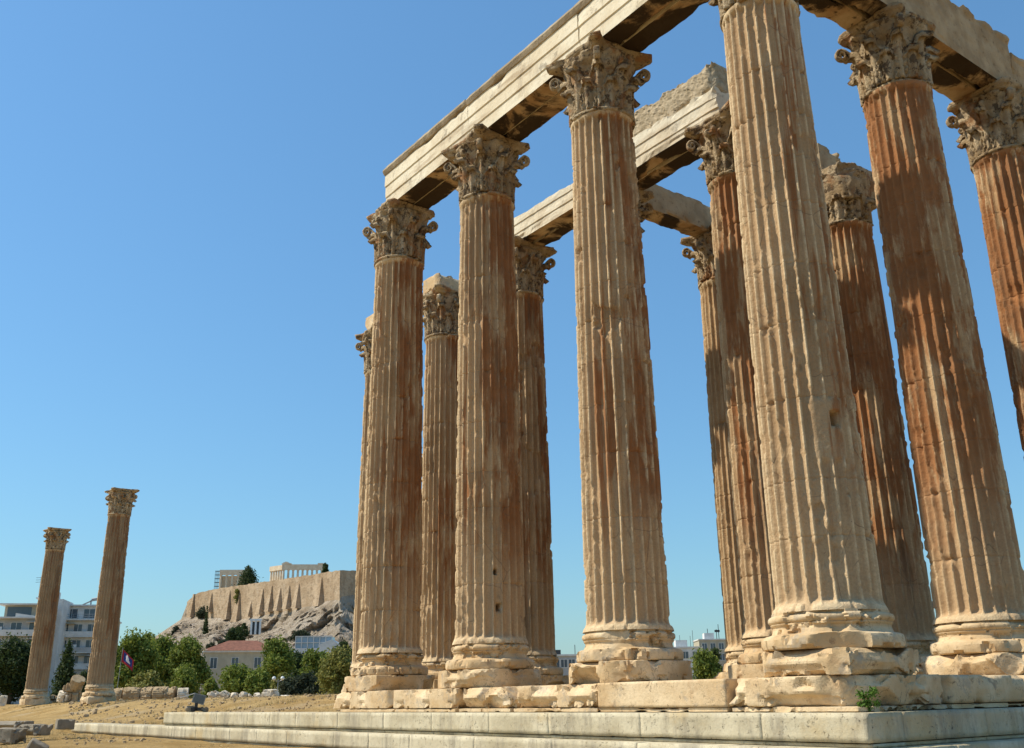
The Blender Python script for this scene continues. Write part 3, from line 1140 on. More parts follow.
def fascia_profile(w_front, w_back, z0, h, steps=3):
    """front is -d; three fasciae each a little prouder than the one below"""
    pts = [(w_back, z0), (w_back, z0 + h), (-w_front - .05, z0 + h)]
    hs = [.36, .33, .31]
    zt = z0 + h
    out = -w_front - .05
    for i in range(steps - 1):
        zb = zt - h * hs[i]
        pts += [(out, zb + .02), (out + .035, zb)]
        out += .035
        zt = zb
    pts += [(out, z0)]
    return pts[::-1]


def add_beam(parent, name, prof, L, loc, rz, seed, mats, **kw):
    me = beam_mesh(name, prof, L, seed, **kw)
    o = link(name, me, mats, parent, loc, (0, 0, rz))
    o['soot'] = kw.get('soot', .5) if False else .5
    return o


ZB = 15.56
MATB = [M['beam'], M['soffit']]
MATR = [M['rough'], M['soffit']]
sa = thing('stone_architrave', 'long pale banded stone beam spanning the four front columns, lit by the sun', 'stone beam', (0, 0, ZB), 0, 'stone beams on the columns')
front = fascia_profile(.68, -.02, 0, 1.32)
back = [(x * -1, z) for x, z in fascia_profile(.68, -.02, 0, 1.32)][::-1]
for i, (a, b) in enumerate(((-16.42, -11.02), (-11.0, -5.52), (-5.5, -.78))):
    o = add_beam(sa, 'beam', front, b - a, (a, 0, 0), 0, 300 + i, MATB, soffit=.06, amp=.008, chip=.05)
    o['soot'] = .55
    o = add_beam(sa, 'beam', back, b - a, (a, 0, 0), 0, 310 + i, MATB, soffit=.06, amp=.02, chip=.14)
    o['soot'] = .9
    crown = [(.62, 1.325), (.62, 1.62), (-.74, 1.61), (-.82, 1.56), (-.84, 1.46), (-.80, 1.38), (-.77, 1.325)][::-1]
    add_beam(sa, 'crown_moulding', crown, b - a, (a, 0, 0), 0, 320 + i, [M['crown']], amp=.014, chip=.07, topnoise=.05)

ea = thing('stone_architrave', 'rough brown stone beam crossing the top right corner of the picture, in shade', 'stone beam', (0, 0, ZB), 0, 'stone beams on the columns')
R90 = PI / 2


def rect(d0, d1, z0, z1):
    return [(d0, z0), (d1, z0), (d1, z1), (d0, z1)]


# rotated +90: local x -> +Y, local d -> -X ; so d=-.72 is the outer (east) face
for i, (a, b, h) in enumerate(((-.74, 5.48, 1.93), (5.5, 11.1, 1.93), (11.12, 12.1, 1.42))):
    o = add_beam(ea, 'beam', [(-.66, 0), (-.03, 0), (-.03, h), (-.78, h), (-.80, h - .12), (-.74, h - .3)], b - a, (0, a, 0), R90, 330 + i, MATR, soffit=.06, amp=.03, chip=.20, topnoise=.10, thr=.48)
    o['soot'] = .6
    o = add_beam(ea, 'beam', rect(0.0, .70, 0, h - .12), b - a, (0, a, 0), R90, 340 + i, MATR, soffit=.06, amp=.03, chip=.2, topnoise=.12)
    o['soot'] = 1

ia = thing('stone_architrave', 'inner pale banded beam with rubble on top, broken off behind the corner column', 'stone beam', (0, S, ZB), 0, 'stone beams on the columns')
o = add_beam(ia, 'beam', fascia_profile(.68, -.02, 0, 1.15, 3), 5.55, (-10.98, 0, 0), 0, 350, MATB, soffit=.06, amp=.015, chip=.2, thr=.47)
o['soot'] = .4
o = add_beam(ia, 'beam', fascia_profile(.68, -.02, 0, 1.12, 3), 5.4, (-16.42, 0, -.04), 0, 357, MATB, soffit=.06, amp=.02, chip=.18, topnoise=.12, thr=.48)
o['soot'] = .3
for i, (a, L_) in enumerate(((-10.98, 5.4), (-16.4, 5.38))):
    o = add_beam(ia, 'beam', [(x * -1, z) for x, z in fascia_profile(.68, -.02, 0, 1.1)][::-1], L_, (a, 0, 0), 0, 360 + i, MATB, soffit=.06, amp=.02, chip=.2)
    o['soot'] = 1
p, q = stone_arr(2.55, .60, .56, cell=.06, r=.06, amp=.02, chip=.10, cf=1.6, seed=371, thr=.5, off=(0, 0, 0))
p += ((fbm(p * 9, 12, 4, .65) - .5) * .12)[:, None] * np.array([.3, 1, .35])
link('rubble_core', np_mesh('rubble_core', p, q, False), M['rubble'], ia, (-8.1, .02, 1.67))

xa = thing('stone_architrave', 'short plain cross beam joining two inner columns, running away from the lit row', 'stone beam', (-2 * S, S, ZB - .16), 0, 'stone beams on the columns')
o = add_beam(xa, 'beam', [(-.34, 0), (.42, 0), (.42, 1.12), (-.38, 1.12)], 4.75, (0, .78, 0), R90, 380, [M['rough'], M['soffit']], soffit=.06, amp=.03, chip=.10, topnoise=.07, thr=.5)
o['soot'] = .4


# blocks left on top of capitals
def top_block(hx, hy, hz, X, Y, Z, label, seed, mat='rough', **kw):
    o = stone('stone_block', hx, hy, hz, M[mat], None, (X, Y, Z + hz), (0, 0, 0), cell=.07, seed=seed, off=(X, Y, Z), **kw)
    return tag(o, label, 'stone block')


top_block(.62, .74, .40, -4 * S - .05, S - .02, 15.555, 'squared masonry block on the beamless capital between the two far left front columns', 401, 'block', r=.03, amp=.012, chip=.1)
top_block(.66, .70, .42, -5 * S, S, 15.555, 'pale slab topping the capital that peeks out at the far left', 402, 'block', r=.03, amp=.012, chip=.08)
top_block(.40, .62, .62, -S - .52, 2 * S - .1, 15.5, 'tan block standing on the broken capital right of the corner column', 403, 'rough', r=.05, amp=.02, chip=.12)


# ------------------------------------------------------------------ loose stones, drums, foreground slabs
def drum_arr(r, L, seed, nfl=24):
    prof = [(.02, -L / 2), (r * .7, -L / 2), (r * .98, -L / 2), (r, -L / 2 + .05), (r, L / 2 - .05), (r * .97, L / 2), (.02, L / 2)]
    v, q = lathe(prof, 96, seed, .03, .16, 1.3, seed, .5)
    t = np.arctan2(v[:, 1], v[:, 0])
    rr = np.hypot(v[:, 0], v[:, 1])
    fl = 1 - .06 * np.abs(np.sin(t * nfl / 2)) * sstep(r * .8, r * .95, rr)
    v[:, :2] *= fl[:, None]
    return v, q


DZ = -1.08
RZC = YAW
lab_d = ['fallen column drum touching the base of the taller lone column, first of the row', 'fallen column drum second in the row right of the taller lone column, the widest',
         'narrow fallen column drum in the middle of the row', 'fallen column drum fourth in the row, next to a long gapless neighbour', 'fallen column drum fifth in the row, just before the tilted end drum',
         'tilted pale drum alone at the right end of the fallen column row']
dr = [(112, 122, 0), (124, 141, 0), (142, 152, 0), (153, 166, 0), (166.5, 176, 0), (177, 194, .35)]
dr = [(113, 123, .05), (124.5, 141, .0), (142, 153, 0), (154, 165, .0), (165.6, 175, .02), (177.5, 187.5, .5)]
for i, (u0, u1, tw) in enumerate(dr):
    D = 104
    c = at((u0 + u1) / 2, 700, D)
    L = sz(u1 - u0, D) * 1.04
    R_ = .80 if i < 5 else .72
    v, q = drum_arr(R_, L * .98, 500 + i)
    o = link('column_drum', np_mesh('column_drum', v, q), M['rough'] if i < 5 else M['pale'], None, (c[0], c[1], DZ + R_ - .12), (0, PI / 2, RZC + tw * .6 + random.uniform(-.04, .04)))
    tag(o, lab_d[i], 'column drum', 'fallen column drums')

RUB = [(57, 70, 692, 702, 'pale boulder at the front left of the rubble heap between the two lone columns'), (64, 75, 684, 694, 'honey coloured broken stone on the middle of the rubble heap between the lone columns'),
       (70, 83, 677, 692, 'tilted fluted drum fragment at the top of the rubble heap behind the lone columns'), (70, 80, 691, 702, 'squat pale fragment at the right foot of the rubble heap'),
       (44, 54, 698, 703, 'flat low stone right beside the base of the shorter lone column'), (49, 58, 694, 702, 'small rounded stone at the left end of the rubble heap')]
for i, (u0, u1, v0, v1, lb) in enumerate(RUB):
    D = 92 if i < 4 else 96
    c = at((u0 + u1) / 2, (v0 + v1) / 2, D)
    w, h = sz(u1 - u0, D) / 2 * 1.1, sz(v1 - v0, D) / 2
    if i == 2:
        v, q = drum_arr(.62, 1.25, 520)
        o = link('stone_fragment', np_mesh('stone_fragment', v, q), M['rough'], None, c, (.45, .5, RZC))
    else:
        o = stone('stone_fragment', w, w * .8, h * 1.15, M['pale' if i % 2 == 0 else 'rough'], None, c, (random.uniform(-.25, .25), random.uniform(-.3, .3), RZC + random.uniform(-.5, .5)),
                  cell=.08, r=.25, amp=.06, chip=.35, cf=1.2, seed=530 + i, thr=.42)
    tag(o, lb, 'broken stone', 'rubble between the lone columns')

ST = [(208, 219, 692, 700, .5, 'tilted pale block at the left end of the small stone row by the garden'), (220, 229, 692, 699, .4, 'leaning pale block, second from the left in the small stone row'),
      (231, 238, 694, 700, .1, 'small pale block left of the middle of the stone row'), (239, 247, 693, 699, .2, 'small pale block right of the middle of the stone row'),
      (247.5, 253, 694.5, 699, 0, 'tiny pale stone between two larger ones in the stone row'), (254, 262, 694, 699, 0, 'low pale stone left of the large white block'),
      (263, 278, 691, 699, 0, 'largest white block in the small stone row, near the twin lamp'), (280, 289, 696, 699, 0, 'low flat stone right of the white block'),
      (290, 299, 696.5, 699.5, 0, 'flattest stone at the right end of the small stone row')]
for i, (u0, u1, v0, v1, ti, lb) in enumerate(ST):
    D = 84
    c = at((u0 + u1) / 2, (v0 + v1) / 2 - .4, D)
    w, h = sz(u1 - u0, D) / 2 * 1.1, sz(v1 - v0, D) / 2 * 1.25
    o = stone('marble_fragment', w, w * .8, h, M['pale'], None, c, (0, ti, RZC + random.uniform(-.3, .3)), cell=.07, r=.12, amp=.04, chip=.2, seed=560 + i, thr=.45)
    tag(o, lb, 'broken stone', 'row of small stones before the garden')

SL = [(-6, 22, 728, 742, 41, 'grey slab at the bottom left corner of the picture'), (20, 47, 724, 735, 44, 'long dark grey slab left of the lone kerb block'), (-4, 28, 721, 728, 47, 'thin grey slab lying behind the two dark slabs at lower left'),
      (57, 73, 719, 729, 45, 'small grey squared block near the left end of the lower step')]
for i, (u0, u1, v0, v1, D, lb) in enumerate(SL):
    c = at((u0 + u1) / 2, (v0 + v1) / 2, D)
    w, h = sz(u1 - u0, D) / 2, sz(v1 - v0, D) / 2
    o = stone('stone_slab', w, .55, h * .95, M['grey'], None, c - np.array([0, 0, h * .05]), (0, random.uniform(-.03, .08), RZC + (.5 if i == 3 else -.15)), cell=.06, r=.03, amp=.014, chip=.10, seed=580 + i, thr=.5, ncut=2, cdep=.06)
    tag(o, lb, 'stone slab', 'grey slabs at lower left')
c = at(36, 747, 33)
tag(stone('stone_fragment', .32, .18, .30, M['grey'], None, c - np.array([0, 0, .14]), (.3, .5, RZC + .4), cell=.05, r=.05, amp=.02, chip=.1, seed=590), 'grey pointed stone cut off by the bottom edge of the picture', 'broken stone')
c = at(3, 699, 90)
tag(stone('marble_fragment', .26, .3, .45, M['pale'], None, c - np.array([0, 0, .15]), (0, .1, RZC), cell=.08, r=.05, amp=.02, chip=.08, seed=591), 'small white post stone at the left edge beside the shorter lone column', 'stone post')


def gravel():
    rng = np.random.RandomState(4)
    V, Q, off = [], [], 0
    base, bq = box_grid(1, 1, 1, .9)
    for i in range(2600):
        u = rng.uniform(-5, 330)
        D = rng.uniform(38, 98)
        d = CR * (u - 512) / FPX + CF
        xy = CAM[:2] + (FH * D + RH * (u - 420) / FPX * D)[:2]
        if xy[0] > -49 and -2.7 < xy[1] < (-.6 if xy[0] > -33.3 else -1.1):
            continue
        s = rng.uniform(.02, .07) * (2.2 if rng.rand() < .07 else 1) * (D / 60)
        z = float(ground_h(np.array([xy[0]]), np.array([xy[1]]))[0])
        pv = base / np.linalg.norm(base, axis=1, keepdims=True) ** .6
        pv = pv * s * rng.uniform(.6, 1.2, 3) + (rng.rand(len(base), 3) - .5) * s * .5
        V.append(pv + np.array([xy[0], xy[1], z + s * .1]))
        Q.append(bq + off)
        off += len(base)
    o = link('loose_gravel', np_mesh('loose_gravel', np.vstack(V), np.vstack(Q), False), M['rough'])
    tag(o, 'scattered small stones on the ochre earth slope', 'gravel', None, 'stuff')


gravel()


def dry_grass():
    rng = np.random.RandomState(9)
    V, Q, off = [], [], 0
    for i in range(5200):
        D = rng.uniform(34, 100)
        xy = CAM[:2] + FH[:2] * D + RH[:2] * rng.uniform(-520, -60) / FPX * D
        if fbm(np.array([[xy[0] * .25, xy[1] * .25, 0]]), 6, 3)[0] < .50:
            continue
        if xy[0] > -49 and -2.7 < xy[1] < (-.6 if xy[0] > -33.3 else -1.1):
            continue
        z = float(ground_h(np.array([xy[0]]), np.array([xy[1]]))[0])
        b = np.array([xy[0], xy[1], z - .03])
        for k in range(5):
            a = rng.uniform(0, 2 * PI)
            l = rng.uniform(.05, .16)
            w = np.array([math.cos(a), math.sin(a), 0]) * .010 * (D / 50)
            tip = b + np.array([rng.normal() * .05, rng.normal() * .05, l + .03])
            o2 = np.array([rng.normal() * .06, rng.normal() * .06, 0])
            V.append(np.stack([b + o2 - w, b + o2 + w, tip + o2 + w * .2, tip + o2 - w * .2]))
            Q.append(np.arange(4) + off)
            off += 4
    o = link('dry_grass', np_mesh('dry_grass', np.vstack(V), np.array(Q), False), M['straw'])
    tag(o, 'thin straw coloured dry grass on the earth slope', 'grass', None, 'stuff')


dry_grass()


# ------------------------------------------------------------------ foliage
def leaves(name, centers, radii, n, size, seed, mat, parent, squash=(1, 1, 1), fill=.55):
    rng = np.random.RandomState(seed)
    centers = np.asarray(centers, float)
    radii = np.asarray(radii, float)
    w = radii ** 2
    idx = rng.choice(len(centers), n, p=w / w.sum())
    d = rng.normal(size=(n, 3))
    d /= np.linalg.norm(d, axis=1, keepdims=True)
    rr = radii[idx] * (fill + (1 - fill) * rng.rand(n) ** .6) * (1 + .27 * rng.normal(size=n))
    c = centers[idx] + d * rr[:, None] * np.asarray(squash)
    nrm = d + rng.normal(size=(n, 3)) * .75
    nrm /= np.linalg.norm(nrm, axis=1, keepdims=True)
    a = np.cross(nrm, rng.normal(size=(n, 3)))
    a /= np.linalg.norm(a, axis=1, keepdims=True)
    b = np.cross(nrm, a)
    s = size * rng.uniform(.5, 1.25, n)[:, None]
    bend = nrm * s * .25
    V = np.stack([c - a * s, c - b * s * .5 + bend, c + a * s, c + b * s * .5 + bend], 1).reshape(-1, 3)
    Q = np.arange(n * 4).reshape(-1, 4)
    lv = np.repeat(rng.rand(n), 4)
    return link(name, np_mesh(name, V, Q, False, {'leaf': lv}), mat, parent)


def tree(name, label, u, vtop, vbase, wpx, D, mat='leaf', seed=1, group=None, n=11000, size=None, shape='round', cat='tree', trunk_frac=.14, zbase=None):
    rng = random.Random(seed)
    b = at(u, vbase, D)
    top = at(u, vtop, D)
    hgt = top[2] - b[2]
    wid = sz(wpx, D)
    t = thing(name, label, cat, b, YAW, group)
    size = size or D * .0019
    cs, rs = [], []
    if shape == 'cone':
        m = 22
        for i in range(m):
            f = i / (m - 1)
            r = wid / 2 * ((1 - f) ** .75 * .88 + .05)
            cs.append((rng.uniform(-.12, .12) * r, rng.uniform(-.12, .12) * r, hgt * (.06 + .92 * f)))
            rs.append(max(r * .95, hgt * .025))
    else:
        z0 = hgt * trunk_frac
        ch = hgt - z0
        m = 26 if shape == 'round' else 14
        for i in range(m):
            a, rr = rng.uniform(0, 2 * PI), rng.random() ** .5
            f = rng.random()
            prof = math.sin(PI * min(1, .16 + .80 * f)) ** .7
            x, y = math.cos(a) * rr * wid * .42 * prof, math.sin(a) * rr * wid * .42 * prof
            z = z0 + ch * (.10 + .78 * f)
            cs.append((x, y, z))
            rs.append(min(wid, ch) * rng.uniform(.15, .25))
        cs += [(0, 0, z0 + ch * .4), (0, 0, z0 + ch * .65), (wid * .05, 0, hgt - ch * .16)]
        rs += [min(wid, ch) * .30, min(wid, ch) * .26, min(wid, ch) * .15]
    leaves('crown', cs, rs, n, size, seed, M[mat], t, fill=.5)
    tr = MB()
    if shape == 'cone':
        tr.tube([(0, 0, -.4), (0, 0, hgt * .5), (0, 0, hgt * .9)], [hgt * .022, hgt * .014, hgt * .004], 7)
    else:
        tr.tube([(0, 0, -.4), (.1, 0, hgt * .25), (0, .1, hgt * .55)], [hgt * .035 + .03, hgt * .028, hgt * .012], 8)
        for k in range(5):
            a = k * 1.3
            e = cs[k]
            tr.tube([(.05, 0, hgt * (.2 + .05 * k)), ((e[0] * .5), e[1] * .5, (e[2] + hgt * .3) / 2), e], [hgt * .016, hgt * .011, hgt * .004], 6)
    tr.build('trunk', M['bark'], t, smooth=True)
    return t


GT = 'trees of the garden below the hill'
tree('tree', 'tallest pale green tree at the back of the garden clump, left of the hill shoulder', 141, 633, 702, 40, 175, 'leaf', 621, GT)
tree('tree', 'dark green tree at the back of the garden clump, just left of the cream house', 172, 641, 702, 38, 172, 'leafd', 622, GT, n=7000)
tree('tree', 'small dark tree behind the taller lone column, its top just above the drums', 113, 645, 702, 24, 150, 'leafd', 623, GT, n=5000)
tree('tree', 'dark green tree filling the gap right of the cream house', 292, 652, 702, 30, 150, 'leafd', 624, GT, n=6000)
tree('tree', 'bushy green tree in front of the right part of the glazed building', 322, 650, 702, 28, 145, 'leaf', 625, GT, n=6000)
tree('bush', 'mid green bush between the bright bush and the tall dark tree', 258, 672, 703, 30, 116, 'leaf', 626, GT, n=4000, cat='bush', trunk_frac=.05)
tree('bush', 'olive bush under the tall dark tree beside the cream house', 283, 676, 703, 26, 114, 'leafo', 627, GT, n=3500, cat='bush', trunk_frac=.05)
tree('tree', 'second dark tree at the left edge, in front of the flats', 28, 652, 706, 30, 128, 'leafd', 628, GT, n=5000)
tree('tree', 'dark bushy tree at the left edge below the flats', 8, 640, 706, 54, 125, 'leafd', 601, GT)
tree('cypress_tree', 'dark pointed cypress between the two lone columns', 62, 638, 702, 25, 120, 'leafd', 602, GT, shape='cone', n=4200)
tree('tree', 'low dark shrub behind the rubble heap and cypress', 84, 672, 703, 30, 128, 'leafd', 613, GT, n=2500, cat='shrub', trunk_frac=.05)
tree('tree', 'broad green tree immediately right of the taller lone column, behind the flag', 128, 634, 704, 46, 140, 'leaf', 603, GT)
tree('tree', 'tall mid green tree in the centre of the garden clump', 155, 636, 704, 46, 150, 'leaf', 604, GT)
tree('tree', 'green tree with sunlit top at the right of the garden clump, beside the cream house', 184, 640, 704, 42, 140, 'leaf', 605, GT)
tree('bush', 'low rounded olive bush behind the fallen drums', 143, 672, 702, 44, 118, 'leafo', 606, GT, n=3000, cat='bush', trunk_frac=.05)
tree('bush', 'dark bush between the fallen drums and the cream house', 182, 668, 704, 32, 125, 'leaf', 607, GT, n=3000, cat='bush', trunk_frac=.05)
tree('bush', 'bright green bush in front of the cream house', 236, 666, 704, 54, 118, 'leaf', 608, GT, n=4200, cat='bush', trunk_frac=.05)
tree('bush', 'small sunlit bush at the lower left corner of the cream house', 211, 680, 703, 20, 112, 'leaf', 614, GT, n=1600, cat='bush', trunk_frac=.05)
tree('tree', 'tall dark green tree hiding the right end of the cream house', 272, 640, 704, 42, 130, 'leaf', 609, GT)
tree('tree', 'small light green tree in front of the pale glazed building', 309, 648, 704, 30, 128, 'leaf', 610, GT, n=3600)
tree('bush', 'grey green wispy bush below the pale glazed building', 302, 672, 704, 48, 112, 'leafg', 611, GT, n=3600, cat='bush', trunk_frac=.05)
tree('bush', 'rounded olive green bush beside the leftmost front column', 337, 648, 706, 36, 98, 'leafo', 612, GT, n=5200, cat='bush', trunk_frac=.05)
tree('tree', 'dark tree behind the olive bush, against the foot of the hill', 341, 638, 700, 26, 160, 'leafd', 615, GT, n=2500)
tree('bush', 'dense green bush between the second front column and the corner column', 707, 651, 690, 36, 62, 'leaf', 616, None, n=4200, cat='bush', trunk_frac=.05)
tree('tree', 'dark green tree under the white flats seen between the front columns', 716, 648, 686, 18, 110, 'leafd', 617, None, n=1800)


def weed(label, c, w, h, n, seed):
    t = thing('weed', label, 'plant', c, 0)
    rng = random.Random(seed)
    m = MB()
    tips = []
    for i in range(9):
        a = rng.uniform(0, 2 * PI)
        r = rng.uniform(.2, 1) * w
        e = (math.cos(a) * r, math.sin(a) * r * .5, rng.uniform(.3, 1) * h)
        m.tube([(0, 0, 0), (e[0] * .4, e[1] * .4, e[2] * .6), e], [.006, .004, .002], 5)
        tips.append(e)
    m.build('stem', M['weed'], t)
    leaves('foliage', tips, [w * .38] * len(tips), n, .035, seed, M['weed'], t, fill=.1)


weed('small green weed growing at the foot of the corner block on the step', (1.30, -1.02, -1.72), .20, .34, 420, 5)

# ------------------------------------------------------------------ floodlight, flag, lamp
c = at(196, 707.5, 42)
fl_ = thing('floodlight', 'small grey ground floodlight on stones left of the upper step end', 'floodlight', (c[0], c[1], c[2] - .02), YAW + .35)
fl_.scale = (.58, .58, .58)
MB().box(-.42, .42, -.28, .28, .30, .95).build('housing', M['metal'], fl_, (0, 0, 0), (0, .25, 0))
MB().box(-.36, .36, -.315, -.285, .36, .89).build('lens', M['glass'], fl_, (0, 0, 0), (0, .25, 0))
MB().box(-.62, .30, -.30, .30, .88, .94).build('visor', M['lampw'], fl_, (-.25, 0, .02), (0, -.28, 0))
MB().box(-.1, .1, -.35, .35, -.2, .35).box(-.35, .35, -.35, .35, -.2, .04).build('bracket', M['dmetal'], fl_)
for i, (du, w, lb) in enumerate(((-5, .20, 'small dark stone at the left foot of the floodlight'), (6, .24, 'dark flat stone at the right foot of the floodlight'))):
    cc = at(196 + du, 709, 42)
    tag(stone('stone_fragment', w, .2, .11, M['grey'], None, cc, (0, .1, 1), cell=.06, r=.08, amp=.03, chip=.12, seed=700 + i), lb, 'broken stone')

c = at(117.5, 692, 110)
fg = thing('flag_pole', 'red and blue flag with a white figure, drooping beside the taller lone column', 'flag', c, YAW)
hp = sz(692 - 650, 110)
MB().tube([(-.15, 0, -1.5), (.08, 0, hp + .1)], .035, 8).build('pole', M['metal'], fg)
nu, nv = 22, 16
W_, H_ = 1.55, 1.35
V, F, MI = [], [], []
for j in range(nv):
    for i in range(nu):
        a, b = i / (nu - 1), j / (nv - 1)
        V.append((.06 + a * W_ * .86, .16 * math.sin(a * 8 + b * 2) * a, hp - .05 - b * H_ * (1 - .15 * a) - a * a * .25 - a * 1.0))
for j in range(nv - 1):
    for i in range(nu - 1):
        F.append((j * nu + i, j * nu + i + 1, (j + 1) * nu + i + 1, (j + 1) * nu + i))
        a, b = (i + .5) / (nu - 1), (j + .5) / (nv - 1)
        m_ = 1 if (.12 < a < .84 and .10 < b < .78) else 0
        if ((a - .48) / .13) ** 2 + ((b - .36) / .20) ** 2 < 1 or ((a - .56) / .16) ** 2 + ((b - .58) / .11) ** 2 < 1:
            m_ = 2
        MI.append(m_)
me = bpy.data.meshes.new('flag_cloth')
me.from_pydata(V, [], F)
for m_ in ('red', 'blue', 'whitec'):
    me.materials.append(M[m_])
me.polygons.foreach_set('material_index', MI)
me.polygons.foreach_set('use_smooth', [True] * len(F))
me.update()
o = link('flag_cloth', me, None, fg)
so = o.modifiers.new('thickness', 'SOLIDIFY')
so.thickness = .012


def street_lamp(u, vtop, vbase, D, label, arms=2, name='street_lamp'):
    b, t_ = at(u, vbase, D), at(u, vtop, D)
    h = t_[2] - b[2]
    l = thing(name, label, 'street lamp', b, YAW)
    MB().tube([(0, 0, -1), (0, 0, h)], [.06, .04], 8).build('pole', M['metal'], l)
    if arms == 2:
        MB().tube([(-.42, 0, h - .12), (0, 0, h - .25), (.42, 0, h - .12)], .03, 6).build('arm', M['metal'], l)
        for s in (-1, 1):
            v, q = lathe([(.02, -.16)] + arc(0, 0, -80, 80, .19, 9) + [(.02, .19)], 14, 3, 0, 0)
            link('lamp_globe', np_mesh('lamp_globe', v, q), M['lampw'], l, (s * .42, 0, h + .06))
    return l


street_lamp(277, 679, 700, 100, 'twin globe lamp post behind the large white block')
bb = at(198.5, 700, 150)
lp = thing('lamp_post', 'tall thin plain pole at the left edge of the cream house', 'pole', bb, YAW)
hh = at(198.5, 652, 150)[2] - bb[2]
MB().tube([(0, 0, -1), (0, 0, hh)], [.09, .06], 8).build('pole', M['metal'], lp)
MB().tube([(0, 0, hh - .02), (.35, 0, hh + .25), (.75, 0, hh + .28)], .05, 6).build('arm', M['metal'], lp)


# ------------------------------------------------------------------ buildings
def house(name, label, u0, u1, vtop, D, depth, rz=0.0, cat='building', vbase=712):
    """empty at left-front foot, local x to the right, y away from the camera"""
    b = at(u0, vbase, D)
    w = sz(u1 - u0, D) * 1.05
    h = at((u0 + u1) / 2, vtop, D)[2] - b[2]
    t = thing(name, label, cat, (b[0], b[1], b[2]), YAW + rz)
    return t, w, h


def win(t, x0, x1, z0, z1, y=0.0, frame='white', name='window', shutter=None):
    f = MB()
    f.box(x0 - .09, x0, y - .06, y + .03, z0 - .09, z1 + .09).box(x1, x1 + .09, y - .06, y + .03, z0 - .09, z1 + .09)
    f.box(x0, x1, y - .06, y + .03, z0 - .09, z0).box(x0, x1, y - .06, y + .03, z1, z1 + .09)
    xm = (x0 + x1) / 2
    f.box(xm - .04, xm + .04, y - .05, y + .03, z0, z1)
    o = f.build(name, M[frame], t)
    MB().box(x0, x1, y - .03, y + .02, z0, z1).build('pane', M['glass'], o)
    return o


# cream house with the red roof
t, w, h = house('cream_house', 'cream two storey house with red tiled hip roof below the hill', 199, 268, 652, 210, 12, .22)
MB().box(0, w, 0, 11, -4, h).build('wall', M['cream'], t)
MB().box(-.35, w + .35, -.35, 11.35, h, h + .35).build('cornice', M['white'], t)
rf = MB()
b_ = len(rf.v)
rf.v += [(-.5, -.5, h + .35), (w + .5, -.5, h + .35), (w + .5, 11.5, h + .35), (-.5, 11.5, h + .35), (4.5, 5.5, h + 2.7), (w - 4.5, 5.5, h + 2.7)]
rf.f += [(0, 1, 5, 4), (1, 2, 5), (2, 3, 4, 5), (3, 0, 4), (3, 2, 1, 0)]
rf.build('roof', M['roof'], t)
for x in (2.1, 6.4, 11.0):
    for z1 in (h - 1.1, h - 5.6):
        win(t, x - .65, x + .65, z1 - 2.1, z1)
# glazed pale building right of the tree
t, w, h = house('glazed_building', 'pale building with white framed roof glazing right of the cream house', 287, 331, 648, 240, 10)
MB().box(0, w, 0, 9, -4, h).build('wall', M['white'], t)
fr = MB()
for i in range(7):
    x = w * .1 + i * w * .8 / 6
    fr.box(x - .09, x + .09, -.02, .16, h, h + 2.6)
fr.box(w * .1 - .09, w * .9 + .09, -.02, .16, h + 2.6, h + 2.8).box(w * .1 - .09, w * .9 + .09, -.03, .17, h + 1.2, h + 1.35)
o = fr.build('glazing_frame', M['white'], t)
MB().box(w * .1, w * .9, .17, 4, h, h + 2.55).build('pane', M['blueglass'], o)
MB().prism([(w * .62, -.4, h - 4), (w + 1.0, -.4, h - 4), (w + 1.0, -.4, h + .6), (w * .9, -.4, h + 1.9), (w * .62, -.4, h + .7)], 6).build('wing_wall', M['white'], t)
for x in (1.2, 3.4, 5.4):
    win(t, x - .5, x + .5, h - 2.6, h - 1.0)
MB().box(-3.8, -.1, 1, 8, h - 4, h - .4).build('side_wing', M['greyp'], t)


def balcony_block(t, x0, x1, h, floors, fh, seed, mat='white', d=9.0, recess=1.1):
    """storeys set back behind slab-edge balconies"""
    MB().box(x0, x1, recess, d, -5, h).build('wall', M[mat], t)
    for k in range(floors):
        z = h - fh * (k + 1)
        b = MB().box(x0 - .1, x1 + .1, -.1, recess - .003, z - .2, z)
        o = b.build('balcony', M['white'], t)
        MB().box(x0 - .08, x1 + .08, -.08, -.02, z + .02, z + .92).build('parapet', M['white' if k % 2 == 0 else 'greyp'], o)
        n = max(2, int((x1 - x0) / 2.4))
        for i in range(n):
            xa = x0 + (x1 - x0) * (i + .2) / n
            xb = x0 + (x1 - x0) * (i + .78) / n
            win(t, xa, xb, z + .1, z + fh * .76, recess - .005)
    rng = random.Random(seed)
    for k in range(floors):
        z = h - fh * (k + 1)
        for i in range(2):
            x = x0 + (x1 - x0) * rng.uniform(.05, .9)
            if rng.random() < .6:
                MB().prism([(x, -.45, z + fh - .75), (x + 2.4, -.45, z + fh - .75), (x + 2.4, -.45, z + fh - .70), (x, -.45, z + fh - .70)], 1.4).build('awning', M['awning' if rng.random() < .5 else 'cloth'], t)
            else:
                MB().box(x, x + .85, .55, .9, z + .95, z + 1.5).build('air_conditioner', M['lampw'], t)
    MB().box(x0 - .25, x1 + .25, -.1, d + .2, h, h + .28).build('roof_slab', M['white'], t)


